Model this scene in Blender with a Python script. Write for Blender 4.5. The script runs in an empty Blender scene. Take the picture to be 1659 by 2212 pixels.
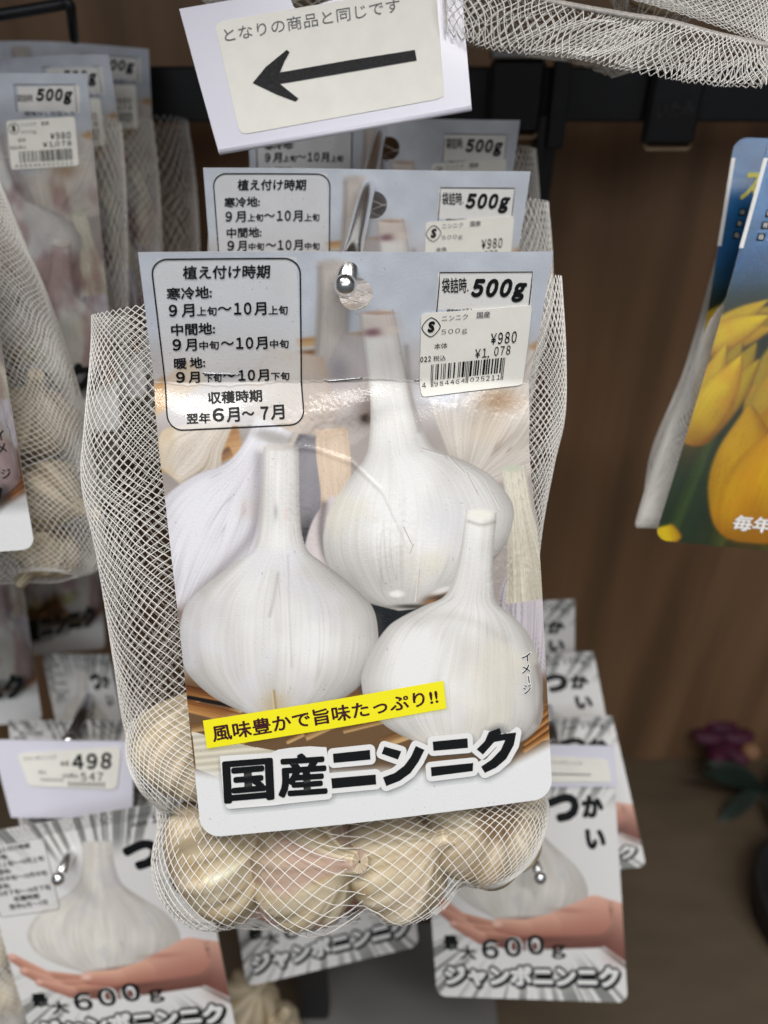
import bpy, math, random
import numpy as np

sc = bpy.context.scene
COL = sc.collection
rng = np.random.default_rng(7)
random.seed(7)

# ------------------------------------------------------------------ camera, light, exposure
CAM = np.array([0.0, 0.0, 0.74])
PITCH = math.radians(33)
FPX, CX, CY = 1534.0, 829.5, 1106.0            # measured on the photograph, 1659 x 2212 px
FWD = np.array([0, math.cos(PITCH), -math.sin(PITCH)])
UPV = np.array([0, math.sin(PITCH), math.cos(PITCH)])
RGT = np.array([1.0, 0, 0])

cd = bpy.data.cameras.new('camera')
co = bpy.data.objects.new('camera', cd); COL.objects.link(co); sc.camera = co
co.location = CAM; co.rotation_euler = (math.pi/2-PITCH, 0, 0)
cd.sensor_fit = 'VERTICAL'; cd.sensor_height = 9.8
cd.lens = 9.8*FPX/2212
cd.clip_start = 0.01; cd.clip_end = 20
cd.dof.use_dof = True; cd.dof.focus_distance = 0.275; cd.dof.aperture_fstop = 1.5
# the sensor is in millimetres and the scene in metres, so this is a phone's real aperture

w = bpy.data.worlds.new('World'); sc.world = w; w.use_nodes = True
w.node_tree.nodes['Background'].inputs[0].default_value = (0.93, 0.96, 1.0, 1)
w.node_tree.nodes['Background'].inputs[1].default_value = 0.09

def area(name, loc, target, sx, sy, power, color=(1, 0.98, 0.95)):
    l = bpy.data.lights.new(name, 'AREA'); l.shape = 'RECTANGLE'; l.size = sx; l.size_y = sy
    l.energy = power; l.color = color
    o = bpy.data.objects.new(name, l); COL.objects.link(o)
    d = np.array(target, float)-np.array(loc, float)
    from mathutils import Vector
    o.location = loc; o.rotation_euler = Vector(d).to_track_quat('-Z', 'Y').to_euler()
    return o
area('ceiling_tube_light', (-0.3, -0.30, 2.1), (0, 0.3, 0.6), 1.8, 0.12, 26)
area('ceiling_tube_light', (0.55, -0.2, 2.1), (0, 0.3, 0.6), 0.12, 1.8, 11)
area('aisle_fill_light', (0.0, -1.6, 1.75), (0, 0.3, 0.6), 2.6, 0.9, 10, (0.94, 0.97, 1))  # added broad panel, sized to put a highlight on the chrome

sc.view_settings.view_transform = 'Standard'; sc.view_settings.look = 'None'
sc.view_settings.exposure = 0.08; sc.view_settings.gamma = 1.0
sc.cycles.use_denoising = True
sc.cycles.max_bounces = 8; sc.cycles.transparent_max_bounces = 8

# ------------------------------------------------------------------ helpers
def P(px, py, d):
    """the world point d metres in front of the camera plane, seen at (px, py) of the photograph"""
    px = np.asarray(px, float); py = np.asarray(py, float); d = np.asarray(d, float)
    x = (px-CX)/FPX*d; y = (py-CY)/FPX*d
    return CAM + x[..., None]*RGT + d[..., None]*FWD - y[..., None]*UPV

def proj(p):
    q = p-CAM; d = q@FWD
    return np.stack([CX+FPX*(q@RGT)/d, CY-FPX*(q@UPV)/d], -1)

def s2l(c):
    c = np.asarray(c, float)
    if c.max() > 1.5: c = c/255
    return np.where(c <= 0.04045, c/12.92, ((c+0.055)/1.055)**2.4)

def unit(v):
    v = np.asarray(v, float); return v/np.maximum(np.linalg.norm(v, axis=-1, keepdims=True), 1e-12)

_tab = np.random.default_rng(3).random((256, 256))
def vnoise(x, y):
    x = np.asarray(x, float); y = np.asarray(y, float)
    xi = np.floor(x).astype(int); yi = np.floor(y).astype(int)
    fx = x-xi; fy = y-yi; fx = fx*fx*(3-2*fx); fy = fy*fy*(3-2*fy)
    g = lambda a, b: _tab[a & 255, b & 255]
    return (g(xi, yi)*(1-fx)+g(xi+1, yi)*fx)*(1-fy)+(g(xi, yi+1)*(1-fx)+g(xi+1, yi+1)*fx)*fy
def fbm(x, y, o=4):
    r = 0; a = 0.5
    for k in range(o):
        r = r+a*vnoise(x*2**k+17*k, y*2**k+31*k); a *= 0.5
    return r/(1-0.5**o)
def sstep(a, b, x):
    t = np.clip((x-a)/(b-a), 0, 1); return t*t*(3-2*t)

def make(name, v, f, m, parent=None, smooth=True, col=None, **tags):
    me = bpy.data.meshes.new(name)
    v = np.asarray(v, float)
    if isinstance(f, np.ndarray):
        n, k = f.shape
        me.vertices.add(len(v)); me.vertices.foreach_set('co', v.ravel())
        me.loops.add(n*k); me.loops.foreach_set('vertex_index', f.astype(np.int32).ravel())
        me.polygons.add(n); me.polygons.foreach_set('loop_start', np.arange(0, n*k, k, dtype=np.int32))
        me.polygons.foreach_set('loop_total', np.full(n, k, np.int32))
        me.update(calc_edges=True)
    else:
        me.from_pydata([tuple(x) for x in v], [], f)
    me.polygons.foreach_set('use_smooth', np.full(len(me.polygons), smooth))
    if col is not None:
        a = me.color_attributes.new('tint', 'FLOAT_COLOR', 'POINT')
        c4 = np.ones((len(v), 4), np.float32); c4[:, :3] = col
        a.data.foreach_set('color', c4.ravel())
    me.materials.append(m)
    me.validate()
    o = bpy.data.objects.new(name, me); COL.objects.link(o)
    if parent: o.parent = parent
    for k2, v2 in tags.items(): o[k2] = v2
    return o

def thing(name, label, cat, group=None, loc=None):
    o = bpy.data.objects.new(name, None); COL.objects.link(o); o.empty_display_size = 0.01
    o['label'] = label; o['category'] = cat
    if group: o['group'] = group
    return o

def tag(o, label, cat, group=None):
    o['label'] = label; o['category'] = cat
    if group: o['group'] = group
    return o

def copy_tree(o, move, parent=None, skip=()):
    c = o.copy(); COL.objects.link(c); c.parent = parent
    if parent is None:
        c.location = [o.location[i]+move[i] for i in range(3)]
    for ch in list(o.children):
        if ch.name.split('.')[0] not in skip: copy_tree(ch, move, c, skip)
    return c

def join(parts):
    vs, fs, n = [], [], 0
    for v, f in parts:
        v = np.asarray(v, float); vs.append(v)
        fs += [[i+n for i in q] for q in (f.tolist() if isinstance(f, np.ndarray) else f)]
        n += len(v)
    return np.concatenate(vs), fs

def tubes(paths, r, sides=4, caps=False):
    """paths: (n, steps, 3) -> one mesh of thin round threads"""
    p = np.asarray(paths, float)
    if p.ndim == 2: p = p[None]
    t = unit(np.gradient(p, axis=1))
    ref = np.broadcast_to(np.array([0.31, 0.2, 0.93]), t.shape)
    a = unit(np.cross(t, ref)); b = np.cross(t, a)
    ang = np.arange(sides)*2*math.pi/sides
    rr = np.broadcast_to(np.asarray(r, float), p.shape[:2])[..., None, None]
    ring = p[:, :, None]+rr*(a[:, :, None]*np.cos(ang)[:, None]+b[:, :, None]*np.sin(ang)[:, None])
    n, s = p.shape[:2]
    v = ring.reshape(-1, 3)
    i = np.arange(n)[:, None, None]*s*sides; j = np.arange(s-1)[None, :, None]*sides; k = np.arange(sides)[None, None]
    k2 = (k+1) % sides
    f = np.stack([i+j+k, i+j+k2, i+j+sides+k2, i+j+sides+k], -1).reshape(-1, 4)
    if caps:
        f = f.tolist()
        for q in range(n):
            f.append([q*s*sides+kk for kk in range(sides)][::-1])
            f.append([q*s*sides+(s-1)*sides+kk for kk in range(sides)])
    return v, f

def spline(pts, n):
    """Catmull-Rom through pts, n samples"""
    p = np.asarray(pts, float); m = len(p)
    q = np.concatenate([[2*p[0]-p[1]], p, [2*p[-1]-p[-2]]])
    t = np.linspace(0, m-1-1e-9, n); i = t.astype(int); u = (t-i)[:, None]
    a, b, c, d = q[i], q[i+1], q[i+2], q[i+3]
    return 0.5*((2*b)+(c-a)*u+(2*a-5*b+4*c-d)*u**2+(3*b-a-3*c+d)*u**3)

def sphere(c, r, n=16, m=24):
    th = np.linspace(0, math.pi, n+1); ph = np.arange(m)*2*math.pi/m
    v = np.stack([np.sin(th)[:, None]*np.cos(ph), np.sin(th)[:, None]*np.sin(ph), np.cos(th)[:, None]+0*ph], -1)*r+np.asarray(c)
    i = np.arange(n)[:, None]*m; k = np.arange(m)[None]; k2 = (k+1) % m
    f = np.stack([i+k, i+m+k, i+m+k2, i+k2], -1).reshape(-1, 4)
    return v.reshape(-1, 3), f

def rbox(c, half, ax=None, bev=0.002):
    """a box with bevelled edges; ax rows are its axes"""
    ax = np.eye(3) if ax is None else np.asarray(ax, float)
    h = np.asarray(half, float); bev = min(bev, h.min()*0.9)
    bm_v = []; idx = {}
    for sx in (-1, 1):
        for sy in (-1, 1):
            for sz in (-1, 1):
                for k in range(3):
                    q = np.array([sx, sy, sz])*(h-bev); q[k] = (sx, sy, sz)[k]*h[k]
                    idx[(sx, sy, sz, k)] = len(bm_v); bm_v.append(np.asarray(c)+q@ax)
    f = []
    for k in range(3):
        a, b = [(1, 2), (2, 0), (0, 1)][k]
        for s in (-1, 1):
            q = []
            for sa, sb in ((-1, -1), (1, -1), (1, 1), (-1, 1)):
                t = [0, 0, 0]; t[k] = s; t[a] = sa; t[b] = sb; q.append(idx[(*t, k)])
            f.append(q if s > 0 else q[::-1])
    for k in range(3):
        a, b = [(1, 2), (2, 0), (0, 1)][k]
        for sa in (-1, 1):
            for sb in (-1, 1):
                t0 = [0, 0, 0]; t1 = [0, 0, 0]
                t0[k] = -1; t1[k] = 1; t0[a] = t1[a] = sa; t0[b] = t1[b] = sb
                q = [idx[(*t0, a)], idx[(*t1, a)], idx[(*t1, b)], idx[(*t0, b)]]
                f.append(q if sa*sb < 0 else q[::-1])
    for sx in (-1, 1):
        for sy in (-1, 1):
            for sz in (-1, 1):
                q = [idx[(sx, sy, sz, k)] for k in range(3)]
                f.append(q if sx*sy*sz > 0 else q[::-1])
    return np.array(bm_v), f

# ------------------------------------------------------------------ materials
def mat(name, color=(0.8, 0.8, 0.8), rough=0.5, metal=0.0, coat=0.0, attr=False, bump=0.0, bscale=400.0, spec=0.5,
        mottle=0.0, mscale=30.0, mcol=None, stretch=(1, 1, 1), trans=0.0, bdetail=3.0, crough=0.15):
    m = bpy.data.materials.new(name); m.use_nodes = True
    nt = m.node_tree; b = nt.nodes['Principled BSDF']
    b.inputs['Base Color'].default_value = (*color, 1); b.inputs['Roughness'].default_value = rough
    b.inputs['Metallic'].default_value = metal; b.inputs['Coat Weight'].default_value = coat
    b.inputs['Coat Roughness'].default_value = crough
    b.inputs['Specular IOR Level'].default_value = spec
    if trans: b.inputs['Subsurface Weight'].default_value = trans; b.inputs['Subsurface Radius'].default_value = (0.004, 0.003, 0.002); b.inputs['Subsurface Scale'].default_value = 0.5
    src = None
    if attr:
        a = nt.nodes.new('ShaderNodeVertexColor'); a.layer_name = 'tint'; src = a.outputs[0]
    tc = nt.nodes.new('ShaderNodeTexCoord')
    mp = nt.nodes.new('ShaderNodeMapping'); mp.inputs['Scale'].default_value = stretch
    nt.links.new(tc.outputs['Object'], mp.inputs[0])
    if mottle:
        n = nt.nodes.new('ShaderNodeTexNoise'); n.inputs['Scale'].default_value = mscale; n.inputs['Detail'].default_value = 6
        nt.links.new(mp.outputs[0], n.inputs[0])
        rp = nt.nodes.new('ShaderNodeValToRGB'); rp.color_ramp.elements[0].position = 0.3; rp.color_ramp.elements[1].position = 0.7
        nt.links.new(n.outputs[0], rp.inputs[0])
        mx = nt.nodes.new('ShaderNodeMix'); mx.data_type = 'RGBA'
        mx.inputs[6].default_value = (*color, 1); mx.inputs[7].default_value = (*(mcol or tuple(c*(1-mottle) for c in color)), 1)
        nt.links.new(rp.outputs[0], mx.inputs[0]); src = mx.outputs[2]
    if src is not None: nt.links.new(src, b.inputs['Base Color'])
    if bump:
        n = nt.nodes.new('ShaderNodeTexNoise'); n.inputs['Scale'].default_value = bscale; n.inputs['Detail'].default_value = bdetail
        nt.links.new(mp.outputs[0], n.inputs[0])
        bp = nt.nodes.new('ShaderNodeBump'); bp.inputs['Strength'].default_value = bump; bp.inputs['Distance'].default_value = 0.0006
        nt.links.new(n.outputs[0], bp.inputs['Height']); nt.links.new(bp.outputs[0], b.inputs['Normal'])
        nt.links.new(bp.outputs[0], b.inputs['Coat Normal'])
    return m

M = {}
M['print'] = mat('printed_card', attr=True, rough=0.45, coat=0.6, crough=0.13, bump=0.16, bscale=1300, spec=0.35)
M['ink'] = mat('black_ink', tuple(s2l((16, 18, 20))), rough=0.5, spec=0.25)
M['grey_ink'] = mat('grey_ink', tuple(s2l((105, 105, 108))), rough=0.6)
M['brown_ink'] = mat('brown_ink', tuple(s2l((62, 20, 32))), rough=0.5, spec=0.25)
M['white_ink'] = mat('white_ink', (0.8, 0.8, 0.8), rough=0.45, coat=0.2)
M['yellow_ink'] = mat('yellow_ink', tuple(s2l((246, 236, 22))), rough=0.45, coat=0.2)
M['paper'] = mat('thermal_paper', tuple(s2l((240, 238, 230))), rough=0.6, mottle=0.06, mscale=120, bump=0.08, bscale=900)
M['thread'] = mat('net_thread', tuple(s2l((246, 243, 238))), rough=0.45, spec=0.4)
M['chrome'] = mat('chrome', (0.88, 0.89, 0.9), rough=0.24, metal=1.0, bump=0.02, bscale=300)
M['steel'] = mat('dull_steel', (0.42, 0.43, 0.45), rough=0.28, metal=1.0)
M['black'] = mat('black_metal', (0.012, 0.014, 0.018), rough=0.42, mottle=0.4, mscale=60, bump=0.1)
M['plastic'] = mat('white_plastic', tuple(s2l((222, 221, 234))), rough=0.35, coat=0.2, mottle=0.03, mscale=40)
M['bulb'] = mat('garlic_skin', attr=True, rough=0.85, bump=0.6, bscale=330, spec=0.12, bdetail=6.0)
M['wood'] = mat('wood_panel', tuple(s2l((148, 114, 84))), rough=0.5, mottle=0.45, mscale=5, stretch=(5, 1, 0.35), bump=0.05, bscale=200)
M['deck'] = mat('deck_wood', tuple(s2l((94, 80, 63))), rough=0.6, mottle=0.22, mscale=14, stretch=(1, 3, 1), bump=0.1, bscale=200)
M['petal'] = mat('purple_petal', tuple(s2l((84, 20, 54))), rough=0.6, mottle=0.5, mscale=50)
M['leaf'] = mat('dark_leaf', (0.006, 0.02, 0.011), rough=0.55, mottle=0.5, mscale=40)
M['pot'] = mat('black_pot', (0.012, 0.012, 0.013), rough=0.5, mottle=0.3)
M['carton'] = mat('grey_carton', (0.16, 0.155, 0.15), rough=0.7, mottle=0.1, mscale=20)

# ------------------------------------------------------------------ lettering
_cache = {}
def glyphs(s, bold=0.0, shear=0.0, res=3, space=1.0):
    key = (s, bold, shear, res, space)
    if key not in _cache:
        c = bpy.data.curves.new('lettering', 'FONT'); c.body = s; c.offset = bold; c.shear = shear; c.resolution_u = res
        c.space_character = space
        o = bpy.data.objects.new('lettering', c); COL.objects.link(o)
        dg = bpy.context.evaluated_depsgraph_get()
        me = bpy.data.meshes.new_from_object(o.evaluated_get(dg))
        v = np.array([x.co[:2] for x in me.vertices]); f = [list(p.vertices) for p in me.polygons]
        bpy.data.objects.remove(o); bpy.data.curves.remove(c); bpy.data.meshes.remove(me)
        _cache[key] = (v, f, v.min(0), v.max(0))
    return _cache[key]

def wide(s):
    return ''.join(chr(ord(c)+0xFEE0) if c.isdigit() or c == 'g' else ('￥' if c == '¥' else c) for c in s)

class Card:
    """a bent card: fn(u, v) -> world points, u to the right, v downwards, both 0..1"""
    def __init__(self, fn, thick=0.0005): self.fn = fn; self.thick = thick
    def nrm(self, u, v, e=2e-3):
        a = self.fn(u+e, v)-self.fn(u-e, v); b = self.fn(u, v+e)-self.fn(u, v-e)
        return unit(np.cross(b, a))*-1          # towards the viewer
    def pt(self, u, v, off=0.0):
        u = np.asarray(u, float); v = np.asarray(v, float)
        n = unit(np.cross(self.fn(u, v+2e-3)-self.fn(u, v-2e-3), self.fn(u+2e-3, v)-self.fn(u-2e-3, v)))
        s = np.sign(np.sum(n*(CAM-self.fn(u, v)), -1, keepdims=True)); s[s == 0] = 1
        return self.fn(u, v)+n*s*off
    def px2uv(self, px, py):
        px = np.atleast_1d(np.asarray(px, float)); py = np.atleast_1d(np.asarray(py, float))
        t = np.stack([px, py], -1); x = np.full_like(t, 0.5); e = 1e-4
        for _ in range(14):
            a = proj(self.fn(x[..., 0], x[..., 1]))
            ju = (proj(self.fn(x[..., 0]+e, x[..., 1]))-a)/e; jv = (proj(self.fn(x[..., 0], x[..., 1]+e))-a)/e
            r = t-a; det = ju[..., 0]*jv[..., 1]-ju[..., 1]*jv[..., 0]
            du = (r[..., 0]*jv[..., 1]-r[..., 1]*jv[..., 0])/det; dv = (ju[..., 0]*r[..., 1]-ju[..., 1]*r[..., 0])/det
            x = x+np.clip(np.stack([du, dv], -1), -0.2, 0.2)
        return x
    def sheet(self, nu, nv, painter, hole=None, corner=0.0, aspect=1.0, back=(0.62, 0.6, 0.57)):
        """front and back faces with a rim between; painter(u, v, px, py) -> linear rgb"""
        U, V = np.meshgrid(np.linspace(0, 1, nu+1), np.linspace(0, 1, nv+1))
        U = U.copy(); V = V.copy()
        if corner:                                   # round the two lower corners (and the upper ones when corner < 0)
            r = abs(corner)
            for (cu, sv) in ((0, 1), (1, 1)) + (((0, 0), (1, 0)) if corner < 0 else ()):
                a = (U if cu == 0 else 1-U); b = ((1-V) if sv else V)*aspect
                m = (a < r) & (b < r)
                x = (r-a)/r; y = (r-b)/r
                x2 = x*np.sqrt(np.maximum(1-y*y/2, 0)); y2 = y*np.sqrt(np.maximum(1-x*x/2, 0))
                a = np.where(m, r-x2*r, a); b = np.where(m, r-y2*r, b)
                U = a if cu == 0 else 1-a
                V = 1-b/aspect if sv else b/aspect
        keep = np.ones((nv, nu), bool)
        if hole is not None:
            hu, hv, hr, asp = hole
            du = U-hu; dv = (V-hv)*asp; dd = np.hypot(du, dv)
            inside = dd < hr
            cell = inside[:-1, :-1] & inside[1:, :-1] & inside[:-1, 1:] & inside[1:, 1:]
            keep = ~cell
            pull = inside
            k = np.where(pull, hr/np.maximum(dd, 1e-9), 1)
            far = np.zeros_like(pull)                 # inner vertices stay where they are, they carry no face
            near = pull & ~(np.pad(cell, ((1, 0), (1, 0))) & np.pad(cell, ((0, 1), (0, 1))) & np.pad(cell, ((1, 0), (0, 1))) & np.pad(cell, ((0, 1), (1, 0))))
            U = np.where(near, hu+du*k, U); V = np.where(near, hv+dv*k/asp, V)
        F = self.pt(U, V, 0.0).reshape(-1, 3); B = self.pt(U, V, -self.thick).reshape(-1, 3)
        px = proj(F)
        col = painter(U.ravel(), V.ravel(), px[:, 0], px[:, 1])
        W = nu+1
        i, j = np.meshgrid(np.arange(nv), np.arange(nu), indexing='ij')
        a = i*W+j; q = np.stack([a, a+W, a+W+1, a+1], -1)[keep]
        n = len(F)
        qb = q[:, ::-1]+n
        ed = {}
        K = np.pad(keep, 1)
        rim = []
        ii, jj = np.nonzero(keep)
        for (di, dj, e0, e1) in ((-1, 0, (0, 1), (0, 0)), (1, 0, (1, 0), (1, 1)), (0, -1, (0, 0), (1, 0)), (0, 1, (1, 1), (0, 1))):
            m = ~K[ii+1+di, jj+1+dj]
            s = (ii[m]+e0[0])*W+jj[m]+e0[1]; t = (ii[m]+e1[0])*W+jj[m]+e1[1]
            rim.append(np.stack([t, s, s+n, t+n], -1)+2*n)
        f = np.concatenate([q, qb]+rim)
        bk = np.broadcast_to(np.array(back), (n, 3))
        v = np.concatenate([F, B, F, B]); c = np.concatenate([col, bk, bk, bk])
        used = np.unique(f); mp = np.zeros(len(v), int); mp[used] = np.arange(len(used))
        return v[used], mp[f], c[used]
    # flat marks that follow the card; every one returns (verts, faces)
    def text_uv(self, s, a, b, c, bold=0.0, shear=0.0, off=0.00025, res=3, space=1.0):
        """ink box: a lower left, b lower right, c upper left, in uv"""
        if any(c.isdigit() for c in s) and not any(ord(c) > 0x3000 and ord(c) < 0xFF00 for c in s):
            s = wide(s); space = 0.57
        g, f, lo, hi = glyphs(s, 0.0, shear, res, space)
        a, b, c = map(np.asarray, (a, b, c))
        # heavier strokes: shifted copies of the outline, each a hair above the last
        n = 0 if bold <= 0 else (8 if bold < 0.03 else 12)
        sh = [(0.0, 0.0)]+[(bold*math.cos(2*math.pi*i/n), bold*math.sin(2*math.pi*i/n)) for i in range(n)]
        lo = lo-bold; hi = hi+bold
        out = []
        for i, d in enumerate(sh):
            k = (g+np.array(d)-lo)/(hi-lo)
            p = a+k[:, :1]*(b-a)+k[:, 1:]*(c-a)
            out.append((self.pt(p[:, 0], p[:, 1], off+i*4e-6), f))
        return join(out)
    def text_px(self, s, a, b, h, up=None, **kw):
        """lower left and lower right corner of the ink box and its height, measured on the photograph"""
        a = np.array(a, float); b = np.array(b, float)
        if up is None:
            d = (b-a)/np.linalg.norm(b-a); up = np.array([d[1], -d[0]])
        c = a+np.asarray(up)*h
        q = self.px2uv([a[0], b[0], c[0]], [a[1], b[1], c[1]])
        return self.text_uv(s, q[0], q[1], q[2], **kw)
    def poly(self, uv, off=0.0002):
        uv = np.asarray(uv, float); return self.pt(uv[:, 0], uv[:, 1], off), [list(range(len(uv)))]
    def quad(self, q, n=12, m=4, off=0.0002):
        """bilinear patch, q = tl, tr, br, bl in uv"""
        q = np.asarray(q, float); s, t = np.meshgrid(np.linspace(0, 1, n+1), np.linspace(0, 1, m+1))
        s = s.ravel()[:, None]; t = t.ravel()[:, None]
        p = (q[0]*(1-s)+q[1]*s)*(1-t)+(q[3]*(1-s)+q[2]*s)*t
        i, j = np.meshgrid(np.arange(m), np.arange(n), indexing='ij'); a = i*(n+1)+j
        return self.pt(p[:, 0], p[:, 1], off), np.stack([a, a+n+1, a+n+2, a+1], -1).reshape(-1, 4)
    def quad_px(self, q, **kw):
        q = np.asarray(q, float); return self.quad(self.px2uv(q[:, 0], q[:, 1]), **kw)
    def line(self, uv, wid, off=0.00022, closed=False, aspect=1.0):
        """a printed line of constant width along uv points"""
        p = np.asarray(uv, float)*np.array([1, aspect])
        if closed: p = np.concatenate([p, p[:1]])
        t = unit(np.gradient(p, axis=0)); n = np.stack([-t[:, 1], t[:, 0]], -1)*wid/2
        if closed:
            t0 = unit(p[1]-p[-2]); n[0] = n[-1] = np.array([-t0[1], t0[0]])*wid/2
        L = (p+n)/np.array([1, aspect]); R = (p-n)/np.array([1, aspect])
        v = np.concatenate([L, R]); k = len(p)
        f = [[i, i+1, k+i+1, k+i] for i in range(k-1)]
        return self.pt(v[:, 0], v[:, 1], off), f
    def line_px(self, px, wid, **kw):
        px = np.asarray(px, float); return self.line(self.px2uv(px[:, 0], px[:, 1]), wid, **kw)

def rrect(x0, y0, x1, y1, r, n=8, per=6):
    pts = []
    for (cx, cy, a0) in ((x1-r, y0+r, -90), (x1-r, y1-r, 0), (x0+r, y1-r, 90), (x0+r, y0+r, 180)):
        for k in range(n+1):
            a = math.radians(a0+90*k/n); pts.append((cx+r*math.cos(a), cy+r*math.sin(a)))
    out = []
    for i in range(len(pts)):
        p, q = pts[i], pts[(i+1) % len(pts)]
        m = per if math.dist(p, q) > r*0.6 else 1
        for k in range(m): out.append((p[0]+(q[0]-p[0])*k/m, p[1]+(q[1]-p[1])*k/m))
    return out

def bilin(c):
    TL, TR, BR, BL = [np.asarray(x, float) for x in c]
    def fn(u, v):
        u = np.asarray(u, float)[..., None]; v = np.asarray(v, float)[..., None]
        return (TL*(1-u)+TR*u)*(1-v)+(BL*(1-u)+BR*u)*v
    return fn
def bent(c, amp=0.002, curl=0.0, ph=0.0):
    """a card whose middle bows by amp metres and whose top edge curls by curl metres"""
    base = bilin(c); TL, TR, BR, BL = [np.asarray(x, float) for x in c]
    n = unit(np.cross(BL-TL, TR-TL)); n = n*np.sign(np.dot(n, CAM-TL))
    def fn(u, v):
        d = amp*np.sin(np.pi*np.asarray(v))*(0.6+0.4*np.sin(2.2*np.asarray(u)+ph))+curl*np.exp(-np.asarray(v)*9)*np.sin(np.asarray(u)*5+ph)
        return base(u, v)+d[..., None]*n
    return fn

# ------------------------------------------------------------------ painting printed pictures of garlic
def bulb_print(img, X, Y, top, end, prof, lit, dark, seed=0, shift=None, soft=2.0, streak=0.06, edge=0.16, side=0.10, tint=None, base=0.12):
    """one printed bulb: straight axis top->end, prof = [(distance along axis, half width)], colours in sRGB 0..1"""
    top = np.array(top, float); end = np.array(end, float); L = np.linalg.norm(end-top); a = (end-top)/L; n = np.array([a[1], -a[0]])
    dx = X-top[0]; dy = Y-top[1]
    al = dx*a[0]+dy*a[1]; ac = dx*n[0]+dy*n[1]
    if shift is not None: ac = ac-np.interp(al, [s[0] for s in shift], [s[1] for s in shift])
    pr = np.array(prof, float)
    tt = np.linspace(pr[0, 0], pr[-1, 0], 80)
    sp = spline(pr, 200); w = np.interp(al, sp[:, 0], np.maximum(sp[:, 1], 0.5))
    s = ac/np.maximum(w, 1e-3)
    m = sstep(-soft, soft, w-np.abs(ac))*sstep(pr[0, 0]-soft, pr[0, 0]+soft, al)*(1-sstep(pr[-1, 0]-soft, pr[-1, 0]+soft, al))
    if m.max() < 0.01: return img
    ang = np.arcsin(np.clip(s, -1, 1))
    st = fbm(ang*7+seed*7.1, al/240+seed, 4)-0.5
    st2 = vnoise(ang*34+seed*3+0.6*vnoise(al/60, ang*3), al/150+seed*1.7)-0.5
    st2 = st2*(0.4+1.2*vnoise(X/45+seed, Y/70)); st3 = vnoise(ang*80+seed*5, al/90+seed*2.7)-0.5
    lo_ = fbm(X/130+seed*3.3, Y/150+seed*1.9, 3)-0.5
    t = np.clip(al/L, 0, 1)
    sh = 1-edge*np.abs(s)**5-side*np.clip(s+0.1, 0, 1)**1.5-base*sstep(0.70, 1.0, t)
    sh = sh+streak*(1.2*st+0.7*st2+0.5*st3)+0.36*lo_-0.03
    vn = vnoise(ang*15+seed*2.3+0.5*vnoise(al/80, ang*2), al/400+seed)
    sh = sh-1.1*streak*np.exp(-((vn-0.5)/0.025)**2)*sstep(0.4, 0.65, vnoise(X/60+seed*2, Y/95))
    k = np.clip(sh, 0, 1.04)[:, None]
    c = np.array(dark)*(1-k)+np.array(lit)*k
    pat = sstep(0.55, 0.8, fbm(X/90+seed*5, Y/110+seed*3, 3))[:, None]
    if tint is not None: c = c*(1-pat*0.35)+np.array(tint)*pat*0.35
    return img*(1-m[:, None])+c*m[:, None]

def strip(img, X, Y, p, q, w, c0, c1, seed=0, soft=2):
    p = np.array(p, float); q = np.array(q, float); L = np.linalg.norm(q-p); a = (q-p)/L
    al = (X-p[0])*a[0]+(Y-p[1])*a[1]; ac = -(X-p[0])*a[1]+(Y-p[1])*a[0]
    m = sstep(-soft, soft, w-np.abs(ac))*sstep(-soft, soft, al)*(1-sstep(L-soft, L+soft, al))
    k = np.clip(0.5+0.5*ac/w+0.5*(fbm(al/90+seed, ac/3+seed*9, 3)-0.5), 0, 1)[:, None]
    c = np.array(c0)*(1-k)+np.array(c1)*k
    return img*(1-m[:, None])+c*m[:, None]

def blob(img, X, Y, c, rx, ry, color, k=1.0, power=1.0, rot=0.0):
    ca, sa = math.cos(rot), math.sin(rot)
    x = (X-c[0])*ca+(Y-c[1])*sa; y = -(X-c[0])*sa+(Y-c[1])*ca
    m = np.exp(-((x/rx)**2+(y/ry)**2)**power)[:, None]*k
    return img*(1-m)+np.array(color)*m

def inside(X, Y, poly):
    r = np.zeros(len(X), bool); n = len(poly)
    for i in range(n):
        (x0, y0), (x1, y1) = poly[i], poly[(i+1) % n]
        if y0 == y1: continue
        c = ((Y >= min(y0, y1)) & (Y < max(y0, y1))) & (X < x0+(Y-y0)*(x1-x0)/(y1-y0))
        r ^= c
    return r

def c2(x, y): return (500+x*800/1659)/1.8517, (950+y*800/1659)/1.8517
def c3(x, y): return (1250+x*1050/1659)/1.8517, (950+y*1050/1659)/1.8517
def c6(x, y): return (700+x*1600/1659)/1.8517, (2600+y*1600/1659)/1.8517
def c5(x, y): return (1200+x*1100/1659)/1.8517, (1500+y*1100/1659)/1.8517
def c1(x, y): return (600+x*1500/1659)/1.8517, (0+y*1500/1659)/1.8517

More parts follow.
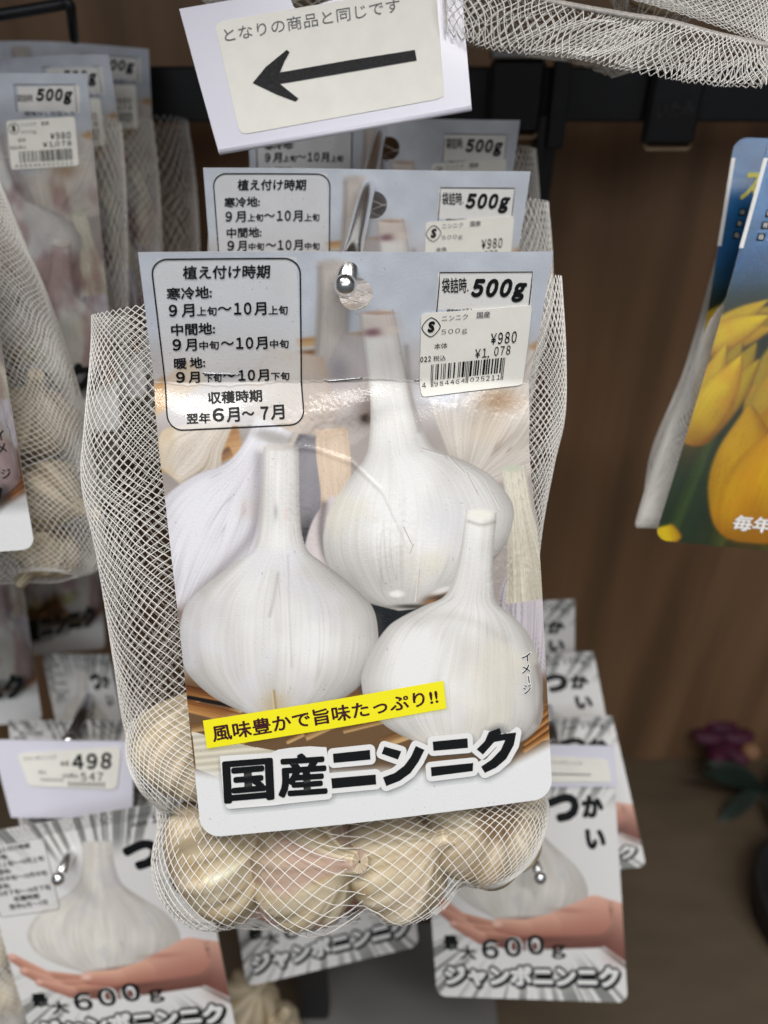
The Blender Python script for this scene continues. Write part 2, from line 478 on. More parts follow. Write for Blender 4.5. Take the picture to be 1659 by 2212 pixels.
TITLE = [  # katakana strokes as polygons, crop coordinates
    [(655, 428), (808, 412), (810, 452), (658, 466)], [(648, 530), (832, 514), (834, 555), (652, 572)],
    [(868, 398), (938, 418), (924, 452), (857, 428)],
    [(998, 396), (1034, 412), (1010, 460), (976, 508), (932, 540), (876, 562), (862, 526), (910, 508), (950, 478), (978, 440)],
    [(1068, 378), (1212, 364), (1214, 404), (1071, 416)], [(1060, 484), (1236, 466), (1234, 500), (1063, 522)],
    [(1300, 338), (1345, 322), (1352, 346), (1340, 348), (1414, 340), (1404, 392), (1372, 450), (1330, 486), (1284, 508), (1268, 482), (1312, 452), (1350, 412), (1368, 372), (1322, 380), (1276, 432), (1250, 410), (1284, 376)],
]
def grow(poly, d):
    p = np.array(poly, float); c = np.roll(p, 1, 0); n = np.roll(p, -1, 0)
    ar = 0.5*np.sum(p[:, 0]*n[:, 1]-n[:, 0]*p[:, 1]); sg = 1 if ar > 0 else -1
    out = []
    for i in range(len(p)):
        e0 = unit(p[i]-c[i]); e1 = unit(n[i]-p[i])
        n0 = np.array([e0[1], -e0[0]])*sg; n1 = np.array([e1[1], -e1[0]])*sg
        if (n0[0]*n1[1]-n0[1]*n1[0])*sg > 0.05:
            k = 5; a0 = math.atan2(n0[1], n0[0]); da = (math.atan2(n1[1], n1[0])-a0+math.pi) % (2*math.pi)-math.pi
            for q in range(k+1): out.append(p[i]+d*np.array([math.cos(a0+da*q/k), math.sin(a0+da*q/k)]))
        else:
            m = unit(n0+n1); out.append(p[i]+m*min(d/max(m@n0, 0.4), d*2))
    return out
G = lambda *c: np.array(c, float)/255
def contact(img, X, Y, pts, w, k=0.4, side=None, color=(0.36, 0.34, 0.34)):
    """a soft dark line of the printed picture where two bulbs touch"""
    sp = spline(pts, 60); d = np.full(len(X), 1e9)
    box = (X > sp[:, 0].min()-4*w) & (X < sp[:, 0].max()+4*w) & (Y > sp[:, 1].min()-4*w) & (Y < sp[:, 1].max()+4*w)
    xs, ys = X[box], Y[box]; dd = np.full(len(xs), 1e9)
    for a, b in sp: dd = np.minimum(dd, (xs-a)**2+(ys-b)**2)
    m = np.zeros(len(X)); m[box] = np.exp(-dd/w**2)*k
    m = m[:, None]
    return img*(1-m)+np.array(color)*m

def front_picture(u, v, X, Y, purple=False):
    """the picture printed on the 500 g card: garlic in a basket (coordinates of the photographed card)"""
    wob = 16*(fbm(X/110, Y/110)-0.5)
    img = np.ones((len(X), 3))*G(203, 208, 217)
    t = sstep(690, 790, Y+wob)[:, None]; img = img*(1-t)+G(198, 194, 194)*t
    t = sstep(860, 960, Y+wob)[:, None]; img = img*(1-t)+G(172, 164, 160)*t
    img = img*(1+0.10*(fbm(X/60, Y/60, 4)-0.5))[:, None]
    # tan table and basket far behind
    img = strip(img, X, Y, (640, 742), (800, 726), 10, G(184, 152, 116), G(210, 186, 156), 1, 6)
    img = strip(img, X, Y, (640, 772), (820, 752), 12, G(140, 108, 80), G(192, 160, 130), 2, 6)
    img = strip(img, X, Y, (310, 880), (430, 800), 30, G(186, 150, 108), G(214, 188, 156), 3, 10)
    img = strip(img, X, Y, (330, 990), (520, 950), 34, G(170, 130, 88), G(204, 170, 128), 4, 6)
    img = strip(img, X, Y, (440, 1005), (500, 975), 12, G(120, 90, 62), G(176, 138, 98), 5, 4)
    img = strip(img, X, Y, (1080, 805), (1180, 742), 14, G(186, 152, 116), G(214, 186, 154), 4, 8)
    # pale bulbs at the back
    img = bulb_print(img, X, Y, (722, 566), (706, 960), [(0, 34), (120, 34), (230, 40), (290, 84), (340, 112), (394, 60)], G(202, 196, 192), G(142, 134, 132), 1, soft=7, streak=0.14)
    img = blob(img, X, Y, (724, 572), 38, 14, G(186, 178, 172), 0.6, 1.5)
    img = contact(img, X, Y, [(690, 580), (690, 700), (672, 860)], 7, 0.28, color=(0.52, 0.5, 0.49))
    img = contact(img, X, Y, [(757, 590), (752, 700), (740, 800)], 7, 0.22, color=(0.52, 0.5, 0.49))
    img = bulb_print(img, X, Y, (775, 722), (760, 920), [(0, 34), (60, 58), (120, 76), (200, 30)], G(200, 194, 194), G(142, 134, 134), 2, soft=7)
    img = blob(img, X, Y, (732, 800), 28, 38, G(160, 157, 162), 0.85)
    img = blob(img, X, Y, (690, 880), 60, 50, G(190, 176, 164), 0.7)
    img = bulb_print(img, X, Y, (1160, 760), (1000, 1060), [(0, 120), (80, 160), (180, 170), (290, 60)], G(216, 210, 204), G(140, 126, 116), 3, soft=6, tint=G(196, 172, 142), streak=0.34)
    img = blob(img, X, Y, (1078, 866), 46, 26, G(170, 140, 110), 0.75)
    img = blob(img, X, Y, (1050, 930), 50, 40, G(204, 190, 168), 0.45)
    img = blob(img, X, Y, (960, 850), 56, 30, G(198, 203, 214), 0.85)
    img = blob(img, X, Y, (800, 880), 36, 46, G(126, 114, 106), 0.85)
    img = blob(img, X, Y, (790, 905), 11, 10, G(66, 50, 38), 0.9)
    img = bulb_print(img, X, Y, (640, 760), (600, 990), [(0, 60), (80, 90), (160, 70), (230, 30)], G(208, 198, 190), G(150, 136, 128), 4, soft=6, tint=G(196, 172, 148))
    img = bulb_print(img, X, Y, (480, 900), (340, 1070), [(0, 30), (60, 50), (110, 80), (170, 40)], G(220, 212, 202), G(150, 134, 116), 5, soft=4, tint=G(186, 160, 116), streak=0.34)
    # grey bulb in the middle, tan stem beside it
    img = bulb_print(img, X, Y, (690, 940), (672, 1190), [(0, 44), (60, 64), (140, 66), (220, 34), (250, 6)], G(156, 153, 158), G(70, 68, 72), 6, soft=4, side=0.02, edge=0.4, base=0.5)
    img = blob(img, X, Y, (670, 1160), 26, 40, G(66, 64, 66), 0.8)
    img = bulb_print(img, X, Y, (716, 926), (738, 1230), [(0, 34), (60, 37), (150, 34), (220, 50), (304, 60)], G(214, 196, 178), G(146, 126, 110), 7, soft=3, streak=0.24)
    img = blob(img, X, Y, (712, 934), 34, 9, G(226, 206, 186), 0.8, 1.6, -0.1)
    img = bulb_print(img, X, Y, (760, 1090), (690, 1240), [(0, 50), (70, 62), (150, 50)], G(216, 208, 208), G(160, 150, 150), 8, soft=3)
    # bulb leaning in from the left
    img = bulb_print(img, X, Y, (592, 916), (395, 1330), [(0, 46), (60, 42), (120, 58), (180, 112), (260, 150), (350, 146), (450, 80)], G(226, 225, 230), G(140, 132, 138), 9, soft=3, streak=0.22, side=0.10, edge=0.3, tint=G(210, 198, 186))
    img = blob(img, X, Y, (590, 945), 46, 15, G(168, 166, 162), 0.85, 1.5, 0.25)
    img = contact(img, X, Y, [(560, 985), (556, 1080), (545, 1150), (500, 1210), (440, 1270), (392, 1330)], 13, 0.42, color=(0.50, 0.47, 0.48))
    img = blob(img, X, Y, (388, 1328), 26, 22, G(150, 132, 124), 0.6)
    # stem and fibres at the right edge
    img = bulb_print(img, X, Y, (1150, 1220), (1140, 1480), [(0, 44), (80, 70), (250, 60)], G(198, 192, 197), G(112, 108, 112), 10, soft=4, streak=0.6)
    img = bulb_print(img, X, Y, (1109, 1008), (1152, 1300), [(0, 27), (80, 26), (150, 34), (292, 60)], G(214, 209, 196), G(132, 124, 110), 11, soft=3, streak=0.36)
    img = blob(img, X, Y, (1107, 1012), 25, 9, G(196, 198, 182), 0.95, 2)
    # dark gap between the three bulbs, and wicker under them
    img = blob(img, X, Y, (845, 1345), 84, 80, G(46, 52, 56), 1.0, 3)
    img = strip(img, X, Y, (800, 1300), (806, 1400), 6, G(70, 74, 80), G(104, 106, 112), 4, 3)
    t = (sstep(1440, 1480, Y)*(1-sstep(1640, 1690, Y)))[:, None]
    img = img*(1-t)+G(128, 106, 84)*t
    for k_ in range(22):
        x0 = 372+k_*41; y0 = 1530+26*math.sin(k_*2.3)+(k_ % 4)*24
        img = strip(img, X, Y, (x0, y0), (x0+120, y0-40+24*math.sin(k_*1.7)), 6+3*(k_ % 3), G(120, 92, 66), G(210, 180, 138), k_*3.1, 2)
    img = strip(img, X, Y, (400, 1490), (524, 1516), 11, G(96, 62, 40), G(178, 138, 96), 60, 2)
    img = strip(img, X, Y, (400, 1524), (548, 1560), 13, G(132, 92, 58), G(200, 158, 112), 61, 2)
    img = strip(img, X, Y, (404, 1506), (530, 1530), 4, G(36, 30, 28), G(54, 42, 36), 62, 2)
    for k_ in range(4): img = strip(img, X, Y, (1130, 1580+14*k_), (1200, 1520+18*k_), 6, G(110, 76, 48), G(204, 160, 112), 70+k_, 2)
    # the three bulbs of the picture
    lit, dk = G(232, 231, 229), G(112, 106, 102)
    img = contact(img, X, Y, [(700, 1090), (694, 1150), (706, 1205), (745, 1258)], 9, 0.55)
    img = bulb_print(img, X, Y, (812, 672), (884, 1318), [(0, 38), (120, 41), (200, 47), (270, 60), (310, 76), (342, 120), (378, 162), (420, 192), (450, 204), (480, 207), (530, 194), (580, 156), (620, 100), (649, 20)],
                     lit, dk, 12, shift=[(0, 0), (180, 12), (280, 16), (310, 18), (342, 34), (378, 43), (450, 44), (530, 29), (580, 19), (649, -4)], streak=0.10, soft=1.3, tint=G(222, 214, 192), base=0.28, edge=0.36)
    img = blob(img, X, Y, (822, 700), 44, 30, G(196, 180, 172), 0.55, 2)
    img = blob(img, X, Y, (806, 718), 22, 9, G(140, 108, 116), 0.8, 1.2, -0.1)
    img = blob(img, X, Y, (842, 714), 20, 10, G(222, 214, 206), 0.8, 1.4)
    img = blob(img, X, Y, (818, 676), 36, 5, G(186, 164, 152), 0.8, 2)
    img = blob(img, X, Y, (840, 770), 30, 60, G(188, 178, 178), 0.30)
    img = contact(img, X, Y, [(878, 750), (886, 850), (905, 930)], 7, 0.4, color=(0.55, 0.52, 0.51))
    img = blob(img, X, Y, (945, 1292), 34, 12, G(88, 70, 54), 0.9, 1.2, -0.3)
    img = blob(img, X, Y, (890, 1310), 40, 5, G(70, 64, 58), 0.8, 1.2)
    img = blob(img, X, Y, (930, 1300), 14, 6, G(170, 130, 96), 0.8, 1.2, -0.3)
    img = blob(img, X, Y, (857, 1283), 17, 8, G(238, 236, 232), 0.9, 2)
    img = blob(img, X, Y, (955, 1276), 26, 7, G(236, 232, 230), 0.8, 1.5, -0.3)
    img = blob(img, X, Y, (960, 1130), 60, 50, G(196, 196, 208), 0.32)
    for (p, q, w_) in (((872, 1140), (890, 1178), 1.6), ((893, 1175), (884, 1196), 1.6), ((968, 985), (1004, 1022), 1.8), ((1008, 1020), (1032, 1070), 1.4), ((910, 968), (960, 985), 1.6), ((906, 1230), (898, 1300), 1.4), ((1050, 1040), (1080, 1100), 1.4)):
        img = strip(img, X, Y, p, q, w_, G(176, 168, 164), G(244, 242, 238), 3, 1.2)
    img = blob(img, X, Y, (520, 1552), 26, 9, G(222, 212, 202), 0.9)
    img = contact(img, X, Y, [(816, 1330), (822, 1380), (812, 1430), (780, 1480)], 10, 0.6)
    img = bulb_print(img, X, Y, (608, 966), (600, 1556), [(0, 38), (110, 41), (180, 46), (222, 60), (245, 88), (274, 128), (318, 181), (353, 206), (405, 215), (440, 212), (490, 196), (535, 150), (565, 95), (590, 26)],
                     lit, dk, 13, streak=0.10, soft=1.3, tint=G(222, 222, 233), base=0.2, side=0.16, edge=0.32)
    img = blob(img, X, Y, (606, 966), 38, 8, G(206, 200, 194), 0.8, 2)
    img = blob(img, X, Y, (594, 1524), 34, 30, G(190, 172, 138), 0.65)
    img = strip(img, X, Y, (590, 1490), (596, 1550), 3, G(160, 140, 104), G(220, 208, 180), 9, 3)
    img = contact(img, X, Y, [(600, 1240), (590, 1300), (583, 1330)], 4, 0.30, color=(0.6, 0.58, 0.58))
    img = contact(img, X, Y, [(622, 1200), (626, 1330), (630, 1440)], 2.5, 0.28, color=(0.64, 0.63, 0.64))
    img = blob(img, X, Y, (596, 1105), 5, 18, G(150, 146, 146), 0.45)
    img = blob(img, X, Y, (618, 1110), 5, 16, G(226, 196, 190), 0.4)
    img = contact(img, X, Y, [(962, 1300), (900, 1340), (840, 1390), (796, 1440), (782, 1490)], 8, 0.5)
    img = bulb_print(img, X, Y, (1040, 1104), (985, 1625), [(0, 33), (96, 36), (160, 45), (195, 60), (222, 104), (265, 154), (330, 186), (385, 197), (440, 190), (480, 155), (505, 105), (522, 40)],
                     lit, dk, 14, shift=[(0, 0), (160, -1), (222, -7), (265, -17), (330, -22), (385, -24), (440, -14), (522, 0)], streak=0.10, soft=1.3, tint=G(228, 220, 200), base=0.22, side=0.14, edge=0.32)
    img = blob(img, X, Y, (1040, 1112), 30, 12, G(236, 233, 224), 0.9, 2)
    img = contact(img, X, Y, [(1012, 1126), (1040, 1134), (1068, 1128)], 4, 0.35, color=(0.56, 0.54, 0.50))
    img = contact(img, X, Y, [(900, 1345), (960, 1330), (1030, 1345), (1090, 1380)], 12, 0.12, color=(0.6, 0.58, 0.56))
    img = contact(img, X, Y, [(1160, 1440), (1172, 1500), (1160, 1560)], 7, 0.4, color=(0.5, 0.46, 0.44))
    # the white foot of the card, swinging up to the right
    hs = inside(X, Y, [(414, 1580), (540, 1612), (700, 1640), (520, 1700), (424, 1660)])
    lay = np.abs(((Y-1600)/15+(X-420)/160) % 1-0.5)*2
    hc = G(228, 222, 206)*(0.86+0.14*lay[:, None]); img = np.where(hs[:, None], hc, img)
    yb = np.interp(X, [410, 520, 700, 900, 1100, 1200], [1655, 1672, 1660, 1655, 1640, 1590])
    t = sstep(-10, 26, Y-yb)[:, None]; img = img*(1-t)+G(230, 231, 232)*t
    # white panels of the planting calendar and the weight box
    cal = inside(X, Y, [(340, 560), (640, 555), (655, 900), (645, 912), (380, 928), (364, 915), (327, 585)])
    t = (cal*0.62)[:, None]; img = img*(1-t)+G(228, 227, 227)*t
    wb = inside(X, Y, [(947, 588), (1151, 586), (1146, 672), (942, 668)])
    img = np.where(wb[:, None], G(230, 229, 227), img)
    # glow round the banner and the soft shadow printed behind the title
    bq = [c6(116, 292), c6(1112, 127), c6(1125, 242), c6(133, 408)]
    sh = 0
    for k_ in range(8):
        a = k_*math.pi/4; sh = sh+inside(X-7*math.cos(a)-2, Y-7*math.sin(a)-4, bq)/8+inside(X-3*math.cos(a)-2, Y-3*math.sin(a)-3, bq)/8
    t = np.clip(sh/2, 0, 1)[:, None]*0.5; img = img*(1-t)+img*G(196, 196, 120)*t
    tw = [[c6(*p) for p in grow(q, 22)] for q in TITLE]
    tw.append([c6(*p) for p in [(186, 438), (400, 425), (428, 412), (480, 404), (560, 398), (628, 402), (640, 500), (652, 606), (640, 618), (480, 634), (420, 642), (320, 650), (226, 658), (212, 650), (196, 560)]])
    sel = (Y > 1530) & (X > 440)
    xs, ys = X[sel], Y[sel]; sh = np.zeros(len(xs))
    for dx in (-8, -3, 3, 8):
        for dy in (0, 4, 8, 13):
            m = np.zeros(len(xs), bool)
            for q in tw: m |= inside(xs-dx-2, ys-dy, q)
            sh += m/16
    t = np.zeros(len(X)); t[sel] = sh; t = t[:, None]*0.46; img = img*(1-t)+G(84, 88, 92)*t
    img = 0.885+(img-0.885)*1.22
    # fold line and scuffs
    fy = np.interp(X, [330, 500, 620, 790, 900, 1147], [826, 832, 822, 818, 824, 822])+3*(vnoise(X/9, X*0+3)-0.5)+5*(vnoise(X/40, X*0+9)-0.5)
    t = np.exp(-((Y-fy)/1.6)**2)[:, None]*0.6; img = img*(1-t)+G(240, 237, 232)*t
    t = np.exp(-((Y-fy-3.5)/1.6)**2)[:, None]*0.30; img = img*(1-t)+G(96, 86, 78)*t
    sp = (vnoise(X/5.1+3, Y/5.3) > 0.965)[:, None]*(fbm(X/60, Y/60) > 0.52)[:, None]*0.4; img = img*(1-sp)+G(110, 102, 95)*sp
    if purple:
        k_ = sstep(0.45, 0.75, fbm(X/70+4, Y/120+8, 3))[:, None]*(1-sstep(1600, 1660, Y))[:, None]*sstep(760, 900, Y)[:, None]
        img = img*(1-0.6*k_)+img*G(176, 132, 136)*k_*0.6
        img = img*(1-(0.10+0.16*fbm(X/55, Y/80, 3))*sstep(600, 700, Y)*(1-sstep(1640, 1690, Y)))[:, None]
    img = img*(1+0.02*(rng.random((len(X), 1))-0.5))
    return np.clip(s2l(np.clip(img, 0, 0.97)), 0, 0.84)

def jumbo_picture(u, v, X, Y):
    """the picture on the single jumbo bulb card: a huge bulb on an open hand, speed lines"""
    x = u*1000; y = v*1150
    img = np.ones((len(u), 3))*G(231, 230, 229)
    ang = np.arctan2(y-640, x-520); r = np.hypot(x-520, y-640)
    ray = vnoise(ang*26+4, r*0+2)*0.6+vnoise(ang*61, r*0+7)*0.4
    k = sstep(0.52, 0.60, ray)*sstep(330, 560, r)*np.maximum(sstep(690, 830, y), 1-sstep(110, 250, y))
    img = img*(1-0.62*k[:, None])+G(60, 62, 60)*0.62*k[:, None]*0+img*0*k[:, None]+G(84, 86, 82)*(0.62*k[:, None])
    fr = (np.abs(((ang*40) % 1)-0.5) < 0.2)*(y < 60)*0.7
    img = img*(1-fr[:, None])+G(70, 72, 70)*fr[:, None]
    img = bulb_print(img, x, y, (535, 130), (440, 815), [(0, 66), (110, 72), (200, 100), (260, 170), (340, 285), (420, 345), (490, 352), (560, 310), (620, 200), (660, 60)],
                     G(230, 226, 218), G(130, 122, 120), 21, soft=6, streak=0.2, side=0.16, edge=0.22, tint=G(196, 192, 204), base=0.2)
    # the hand: forearm from the right edge, fingers reaching to the left under the bulb, thumb across its front
    def cap(img, p, q, r0, r1, c0, c1):
        p = np.array(p, float); q = np.array(q, float); d = q-p; L2 = d@d
        t = np.clip(((x-p[0])*d[0]+(y-p[1])*d[1])/L2, 0, 1)
        ax, ay = x-p[0]-t*d[0], y-p[1]-t*d[1]; rr = r0+(r1-r0)*t; dist = np.hypot(ax, ay)
        m = sstep(-5, 5, rr-dist)[:, None]; k = np.clip(0.5-0.5*ay/rr, 0, 1)[:, None]
        c = np.array(c0)*(1-k)+np.array(c1)*k
        return img*(1-m)+c*m
    sk, sd = G(230, 180, 160), G(104, 64, 56)
    img = cap(img, (1090, 850), (860, 745), 140, 100, sd, sk)
    img = cap(img, (850, 790), (430, 850), 104, 62, sd, sk)
    for (a_, b_, c_, r_) in (((440, 850), (150, 760), (20, 640), 42), ((440, 858), (190, 812), (58, 716), 42), ((440, 866), (250, 850), (112, 784), 38)):
        img = cap(img, a_, b_, r_+8, r_-6, sd, G(224, 166, 142)); img = cap(img, b_, c_, r_-6, r_-20, G(160, 106, 92), G(236, 182, 160))
        img = blob(img, x, y, (c_[0]+2, c_[1]-2), 15, 11, G(240, 196, 182), 0.8, 2)
    img = bulb_print(img, x, y, (535, 130), (440, 815), [(0, 66), (110, 72), (200, 100), (260, 170), (340, 285), (420, 345), (490, 352), (560, 310), (620, 200), (660, 60)],
                     G(230, 226, 218), G(130, 122, 120), 21, soft=6, streak=0.2, side=0.16, edge=0.22, tint=G(196, 192, 204), base=0.2)
    img = blob(img, x, y, (600, 772), 240, 26, G(100, 60, 54), 0.7, 2, 0.02)
    img = cap(img, (850, 740), (620, 790), 92, 56, G(170, 112, 98), sk)
    img = cap(img, (620, 790), (480, 806), 56, 44, G(168, 110, 94), G(236, 184, 160))
    img = cap(img, (480, 806), (350, 790), 46, 34, G(166, 108, 92), G(240, 190, 166))
    img = blob(img, x, y, (342, 782), 26, 16, G(242, 204, 190), 0.85, 2)
    img = blob(img, x, y, (520, 858), 190, 15, G(96, 56, 50), 0.75, 1, -0.03)
    img = blob(img, x, y, (720, 716), 90, 12, G(150, 90, 78), 0.4, 1, 0.05)
    img = blob(img, x, y, (960, 920), 70, 60, G(140, 92, 82), 0.4)
    bx = ((u < 0.30) & (v > 0.06) & (v < 0.36))[:, None]*0.8; img = img*(1-bx)+G(222, 221, 220)*bx
    return s2l(np.clip(img, 0, 0.96))

def tulip_picture(u, v, X, Y):
    """yellow tulips against a blue ground"""
    x = u*1000; y = v*1550
    t = sstep(60, 700, y)[:, None]
    img = G(24, 120, 190)*(1-t)+G(20, 90, 150)*t
    t = sstep(470, 660, y+80*(fbm(x/160, y/160)-0.5))[:, None]; img = img*(1-t)+G(34, 52, 30)*t
    img = img*(0.8+0.4*fbm(x/90, y/90))[:, None]
    def petal(img, p, q, prof, c0, c1, seed):
        return bulb_print(img, x, y, p, q, prof, c0, c1, seed, soft=9, streak=0.16, edge=0.4, side=0.45, base=0.5, tint=G(236, 150, 20))
    Yc, Yd = G(246, 210, 20), G(150, 92, 8); Oc = G(244, 186, 20)
    def bloom(img, bx, by, tx, ty, w, c0, c1, seed):
        """a cup of five overlapping pointed petals, base (bx, by), tip (tx, ty)"""
        b = np.array([bx, by], float); t = np.array([tx, ty], float); L = np.linalg.norm(t-b); a = (b-t)/L; n = np.array([a[1], -a[0]])
        for k, (o, sc_, wd, li) in enumerate(((-0.20, .95, .62, .78), (0.24, .98, .62, .72), (-0.62, .90, .50, .92), (0.60, .86, .50, .84), (0.02, .84, .66, 1.0))):
            tip = b-a*L*sc_+n*w*o; ww = w*wd
            c_ = np.array(c0)*li
            img = petal(img, tip, b+n*w*o*0.25, [(0, 3), (L*.08, ww*.30), (L*.28, ww*.82), (L*.5, ww), (L*.75, ww*.78), (L*.97*sc_, ww*.34)], c_, np.array(c1)*li, seed+k*3)
        return blob(img, x, y, b-a*L*0.1, w*0.5, L*0.22, G(150, 88, 10), 0.45)
    dkg = G(18, 26, 16)
    for k in range(7): img = blob(img, x, y, (60+130*k, 760+110*math.sin(k*2.1)+40*k), 90, 200, dkg, 0.6)
    for k in range(6): img = strip(img, x, y, (40+170*k, 1560), (90+150*k, 900+60*(k % 3)), 26+6*(k % 2), G(28, 48, 22), G(66, 92, 40), 80+k, 14)
    img = bloom(img, 250, 1130, 290, 690, 130, G(206, 172, 44), G(104, 80, 16), 33)
    img = bloom(img, 600, 1040, 540, 560, 150, G(216, 180, 40), G(110, 84, 16), 39)
    img = bloom(img, -70, 800, 200, 625, 90, Yc, Yd, 31)
    img = bloom(img, 10, 1170, 120, 740, 110, Yc, Yd, 45)
    img = bloom(img, 800, 1420, 760, 860, 230, Yc, Yd, 52)
    img = bloom(img, 330, 1540, 330, 930, 240, Oc, Yd, 60)
    img = petal(img, (20, 1490), (56, 1570), [(0, 30), (60, 50), (90, 20)], Yc, Yd, 37)
    img = img*0.84
    return s2l(np.clip(img, 0, 0.97))

# ------------------------------------------------------------------ garlic bulbs and nets
def bulb_mesh(c, R, axis, seed, pink=0.2, neck=0.9):
    r = np.random.default_rng(seed)
    prof = np.array([(-0.85, 0.002), (-0.85, 0.18), (-0.80, 0.36), (-0.70, 0.62), (-0.48, 0.88), (-0.2, 1.0), (0.1, 0.97), (0.38, 0.78), (0.62, 0.5), (0.8, 0.30), (1.0, 0.2), (1.0+neck*0.5, 0.17), (1.0+neck*0.52, 0.12), (1.0+neck*0.5, 0.02)])
    sp = spline(prof, 46); z = sp[:, 0]; rad = np.maximum(sp[:, 1], 0.001)
    m = 72; ph = np.arange(m)*2*math.pi/m
    n = 7+seed % 4; p0 = r.random()*6
    amp = 0.07*np.exp(-((z+0.1)/0.55)**2)
    lob = np.abs(np.cos(n*ph/2+p0))**0.7*2-1.2
    w = 0.35*np.sin(ph+p0)
    rr = rad[:, None]*(1+amp[:, None]*lob+0.03*np.sin(2*ph+p0))
    tw = 0.25*z[:, None]
    x = rr*np.cos(ph+tw); y = rr*np.sin(ph+tw); zz = np.broadcast_to(z[:, None], x.shape)*0.92
    a = unit(axis); e1 = unit(np.cross(a, [0.3, 0.9, 0.2])); e2 = np.cross(a, e1)
    v = np.asarray(c)+R*(x[..., None]*e1+y[..., None]*e2+zz[..., None]*a)
    N = len(z); i = np.arange(N-1)[:, None]*m; k = np.arange(m)[None]; k2 = (k+1) % m
    f = np.stack([i+k, i+k2, i+m+k2, i+m+k], -1).reshape(-1, 4)
    A = np.broadcast_to(ph, x.shape).ravel(); Z = zz.ravel()
    st = fbm(A*6+seed, Z*0.8+seed*3, 4); bl = fbm(A*1.4+seed*2, Z*1.6+seed, 3)
    st2_ = vnoise(A*24+seed*3, Z*1.2)-0.5
    col = G(207, 192, 164)+(st-0.5)[:, None]*G(120, 122, 124)+st2_[:, None]*G(40, 42, 44)
    k = sstep(0.5, 0.72, bl)[:, None]*pink; k = k*(0.55+0.6*st[:, None]); col = col*(1-k)+G(186, 154, 146)*k
    k = sstep(0.62, 0.8, fbm(A*3+seed*5, Z*4, 3))[:, None]*0.4; col = col*(1-k)+G(170, 140, 96)*k
    k = sstep(-0.70, -0.78, Z)[:, None] if False else (1-sstep(-0.78, -0.70, Z))[:, None]*0.85
    col = col*(1-k)+G(120, 96, 70)*k
    gr = (0.5+0.5*np.cos(n*A+2*p0))**6*np.exp(-((Z+0.1)/0.6)**2); col = col*(1-0.10*gr[:, None]*2.2)  # shade painted into the skin colour, one darker band per clove
    return v.reshape(-1, 3), f, s2l(np.clip(col, 0.02, 0.95))

def net_mesh(rows, N, turns, steps, balls=(), r=0.00022, back=None, jit=1.0, seed=0, box=0.75, sides=4):
    """a tube of diamond netting. rows, top to bottom: (left px, right px, depth left, depth right, half thickness, sag px)"""
    rg = np.random.default_rng(seed)
    rows = [tuple(x) for x in rows]
    PL = np.array([P(a[0][0], a[0][1], a[2]) for a in rows]); PR = np.array([P(a[1][0], a[1][1], a[3]) for a in rows])
    T = np.array([[a[4]] for a in rows]); sg = np.array([[a[5]*a[2]/FPX] for a in rows])
    tab = spline(np.concatenate([PL, PR, T, sg], 1), 200)
    mid = (PL+PR)/2; s = np.concatenate([[0], np.cumsum(np.linalg.norm(np.diff(mid, axis=0), axis=1))])
    sv = np.interp(np.linspace(0, len(rows)-1, 200), np.arange(len(rows)), s/s[-1])
    back = unit(FWD if back is None else back)
    vv = np.linspace(0, 1, steps)
    th0 = np.arange(N)*2*math.pi/N
    out = []
    for sgn in (-1, 1):
        ph = rg.random()*6
        th = th0[:, None]+sgn*2*math.pi*turns*vv[None]
        th = th+jit*0.05*np.sin(th*3+vv*9+ph)*np.sin(np.pi*vv)+jit*0.03*np.sin(th*7+vv*23+ph)*np.sin(np.pi*vv)+jit*(rg.random((N, 1))-0.5)*0.25*2*math.pi/N*np.sin(np.pi*vv)
        V = np.broadcast_to(vv, th.shape)
        g = [np.interp(V, sv, tab[:, k]) for k in range(8)]
        pl = np.stack(g[0:3], -1); pr = np.stack(g[3:6], -1); tt = g[6]; sag = g[7]
        c = np.cos(th); q = np.sin(th)
        cc = np.sign(c)*np.abs(c)**box; qq = np.sign(q)*np.abs(q)**box
        tt = tt*(1+jit*0.18*np.sin(3*th+11*vv+seed)+jit*0.10*np.sin(5*th-17*vv+seed*2))
        p = (pl+pr)/2+(pr-pl)/2*cc[..., None]-back*(tt*qq)[..., None]-UPV*(sag*(1-cc**2))[..., None]
        for (bc, br) in balls:                  # the net lies taut over the bulbs
            d = p-np.asarray(bc); h = d@(-back); R = br*1.05+0.0006
            lat = np.linalg.norm(d+h[..., None]*back, axis=-1)
            top = np.sqrt(np.maximum(R*R-lat*lat, 0))
            sg_ = np.where(qq >= 0, 1.0, -1.0)
            need = np.where(lat < R, np.maximum(sg_*h, top)-sg_*h, 0.0)
            p = p-back*(need*sg_)[..., None]
        out.append(p)
    return tubes(np.concatenate(out), r, sides)

# ------------------------------------------------------------------ the setting: panel behind, deck below
def plane_grid(o, a, b, n=2):
    o, a, b = map(lambda q: np.array(q, float), (o, a, b))
    return [o, o+a, o+a+b, o+b], [[0, 1, 2, 3]]
PANEL_Y = 0.64
pv, pf = rbox((0.1, PANEL_Y+0.02, 0.55), (1.6, 0.018, 0.66), bev=0.003)
o = make('wall', pv, pf, M['wood'], smooth=False); o['kind'] = 'structure'
pv, pf = plane_grid((-1.5, -0.6, -0.088), (3.2, 0, 0), (0, 1.25, 0))
o = make('floor', pv, pf, M['deck'], smooth=False); o['kind'] = 'structure'

pv, pf = rbox((0.1, 0.41, 1.14), (1.6, 0.24, 0.012), bev=0.003)  # unseen board added overhead to keep light off the rear bags
o = make('shade_board', pv, pf, M['wood'], smooth=False); o['label'] = 'unseen brown board added above the frame to shade the rear bags'; o['category'] = 'shade_board'; o['kind'] = 'structure'
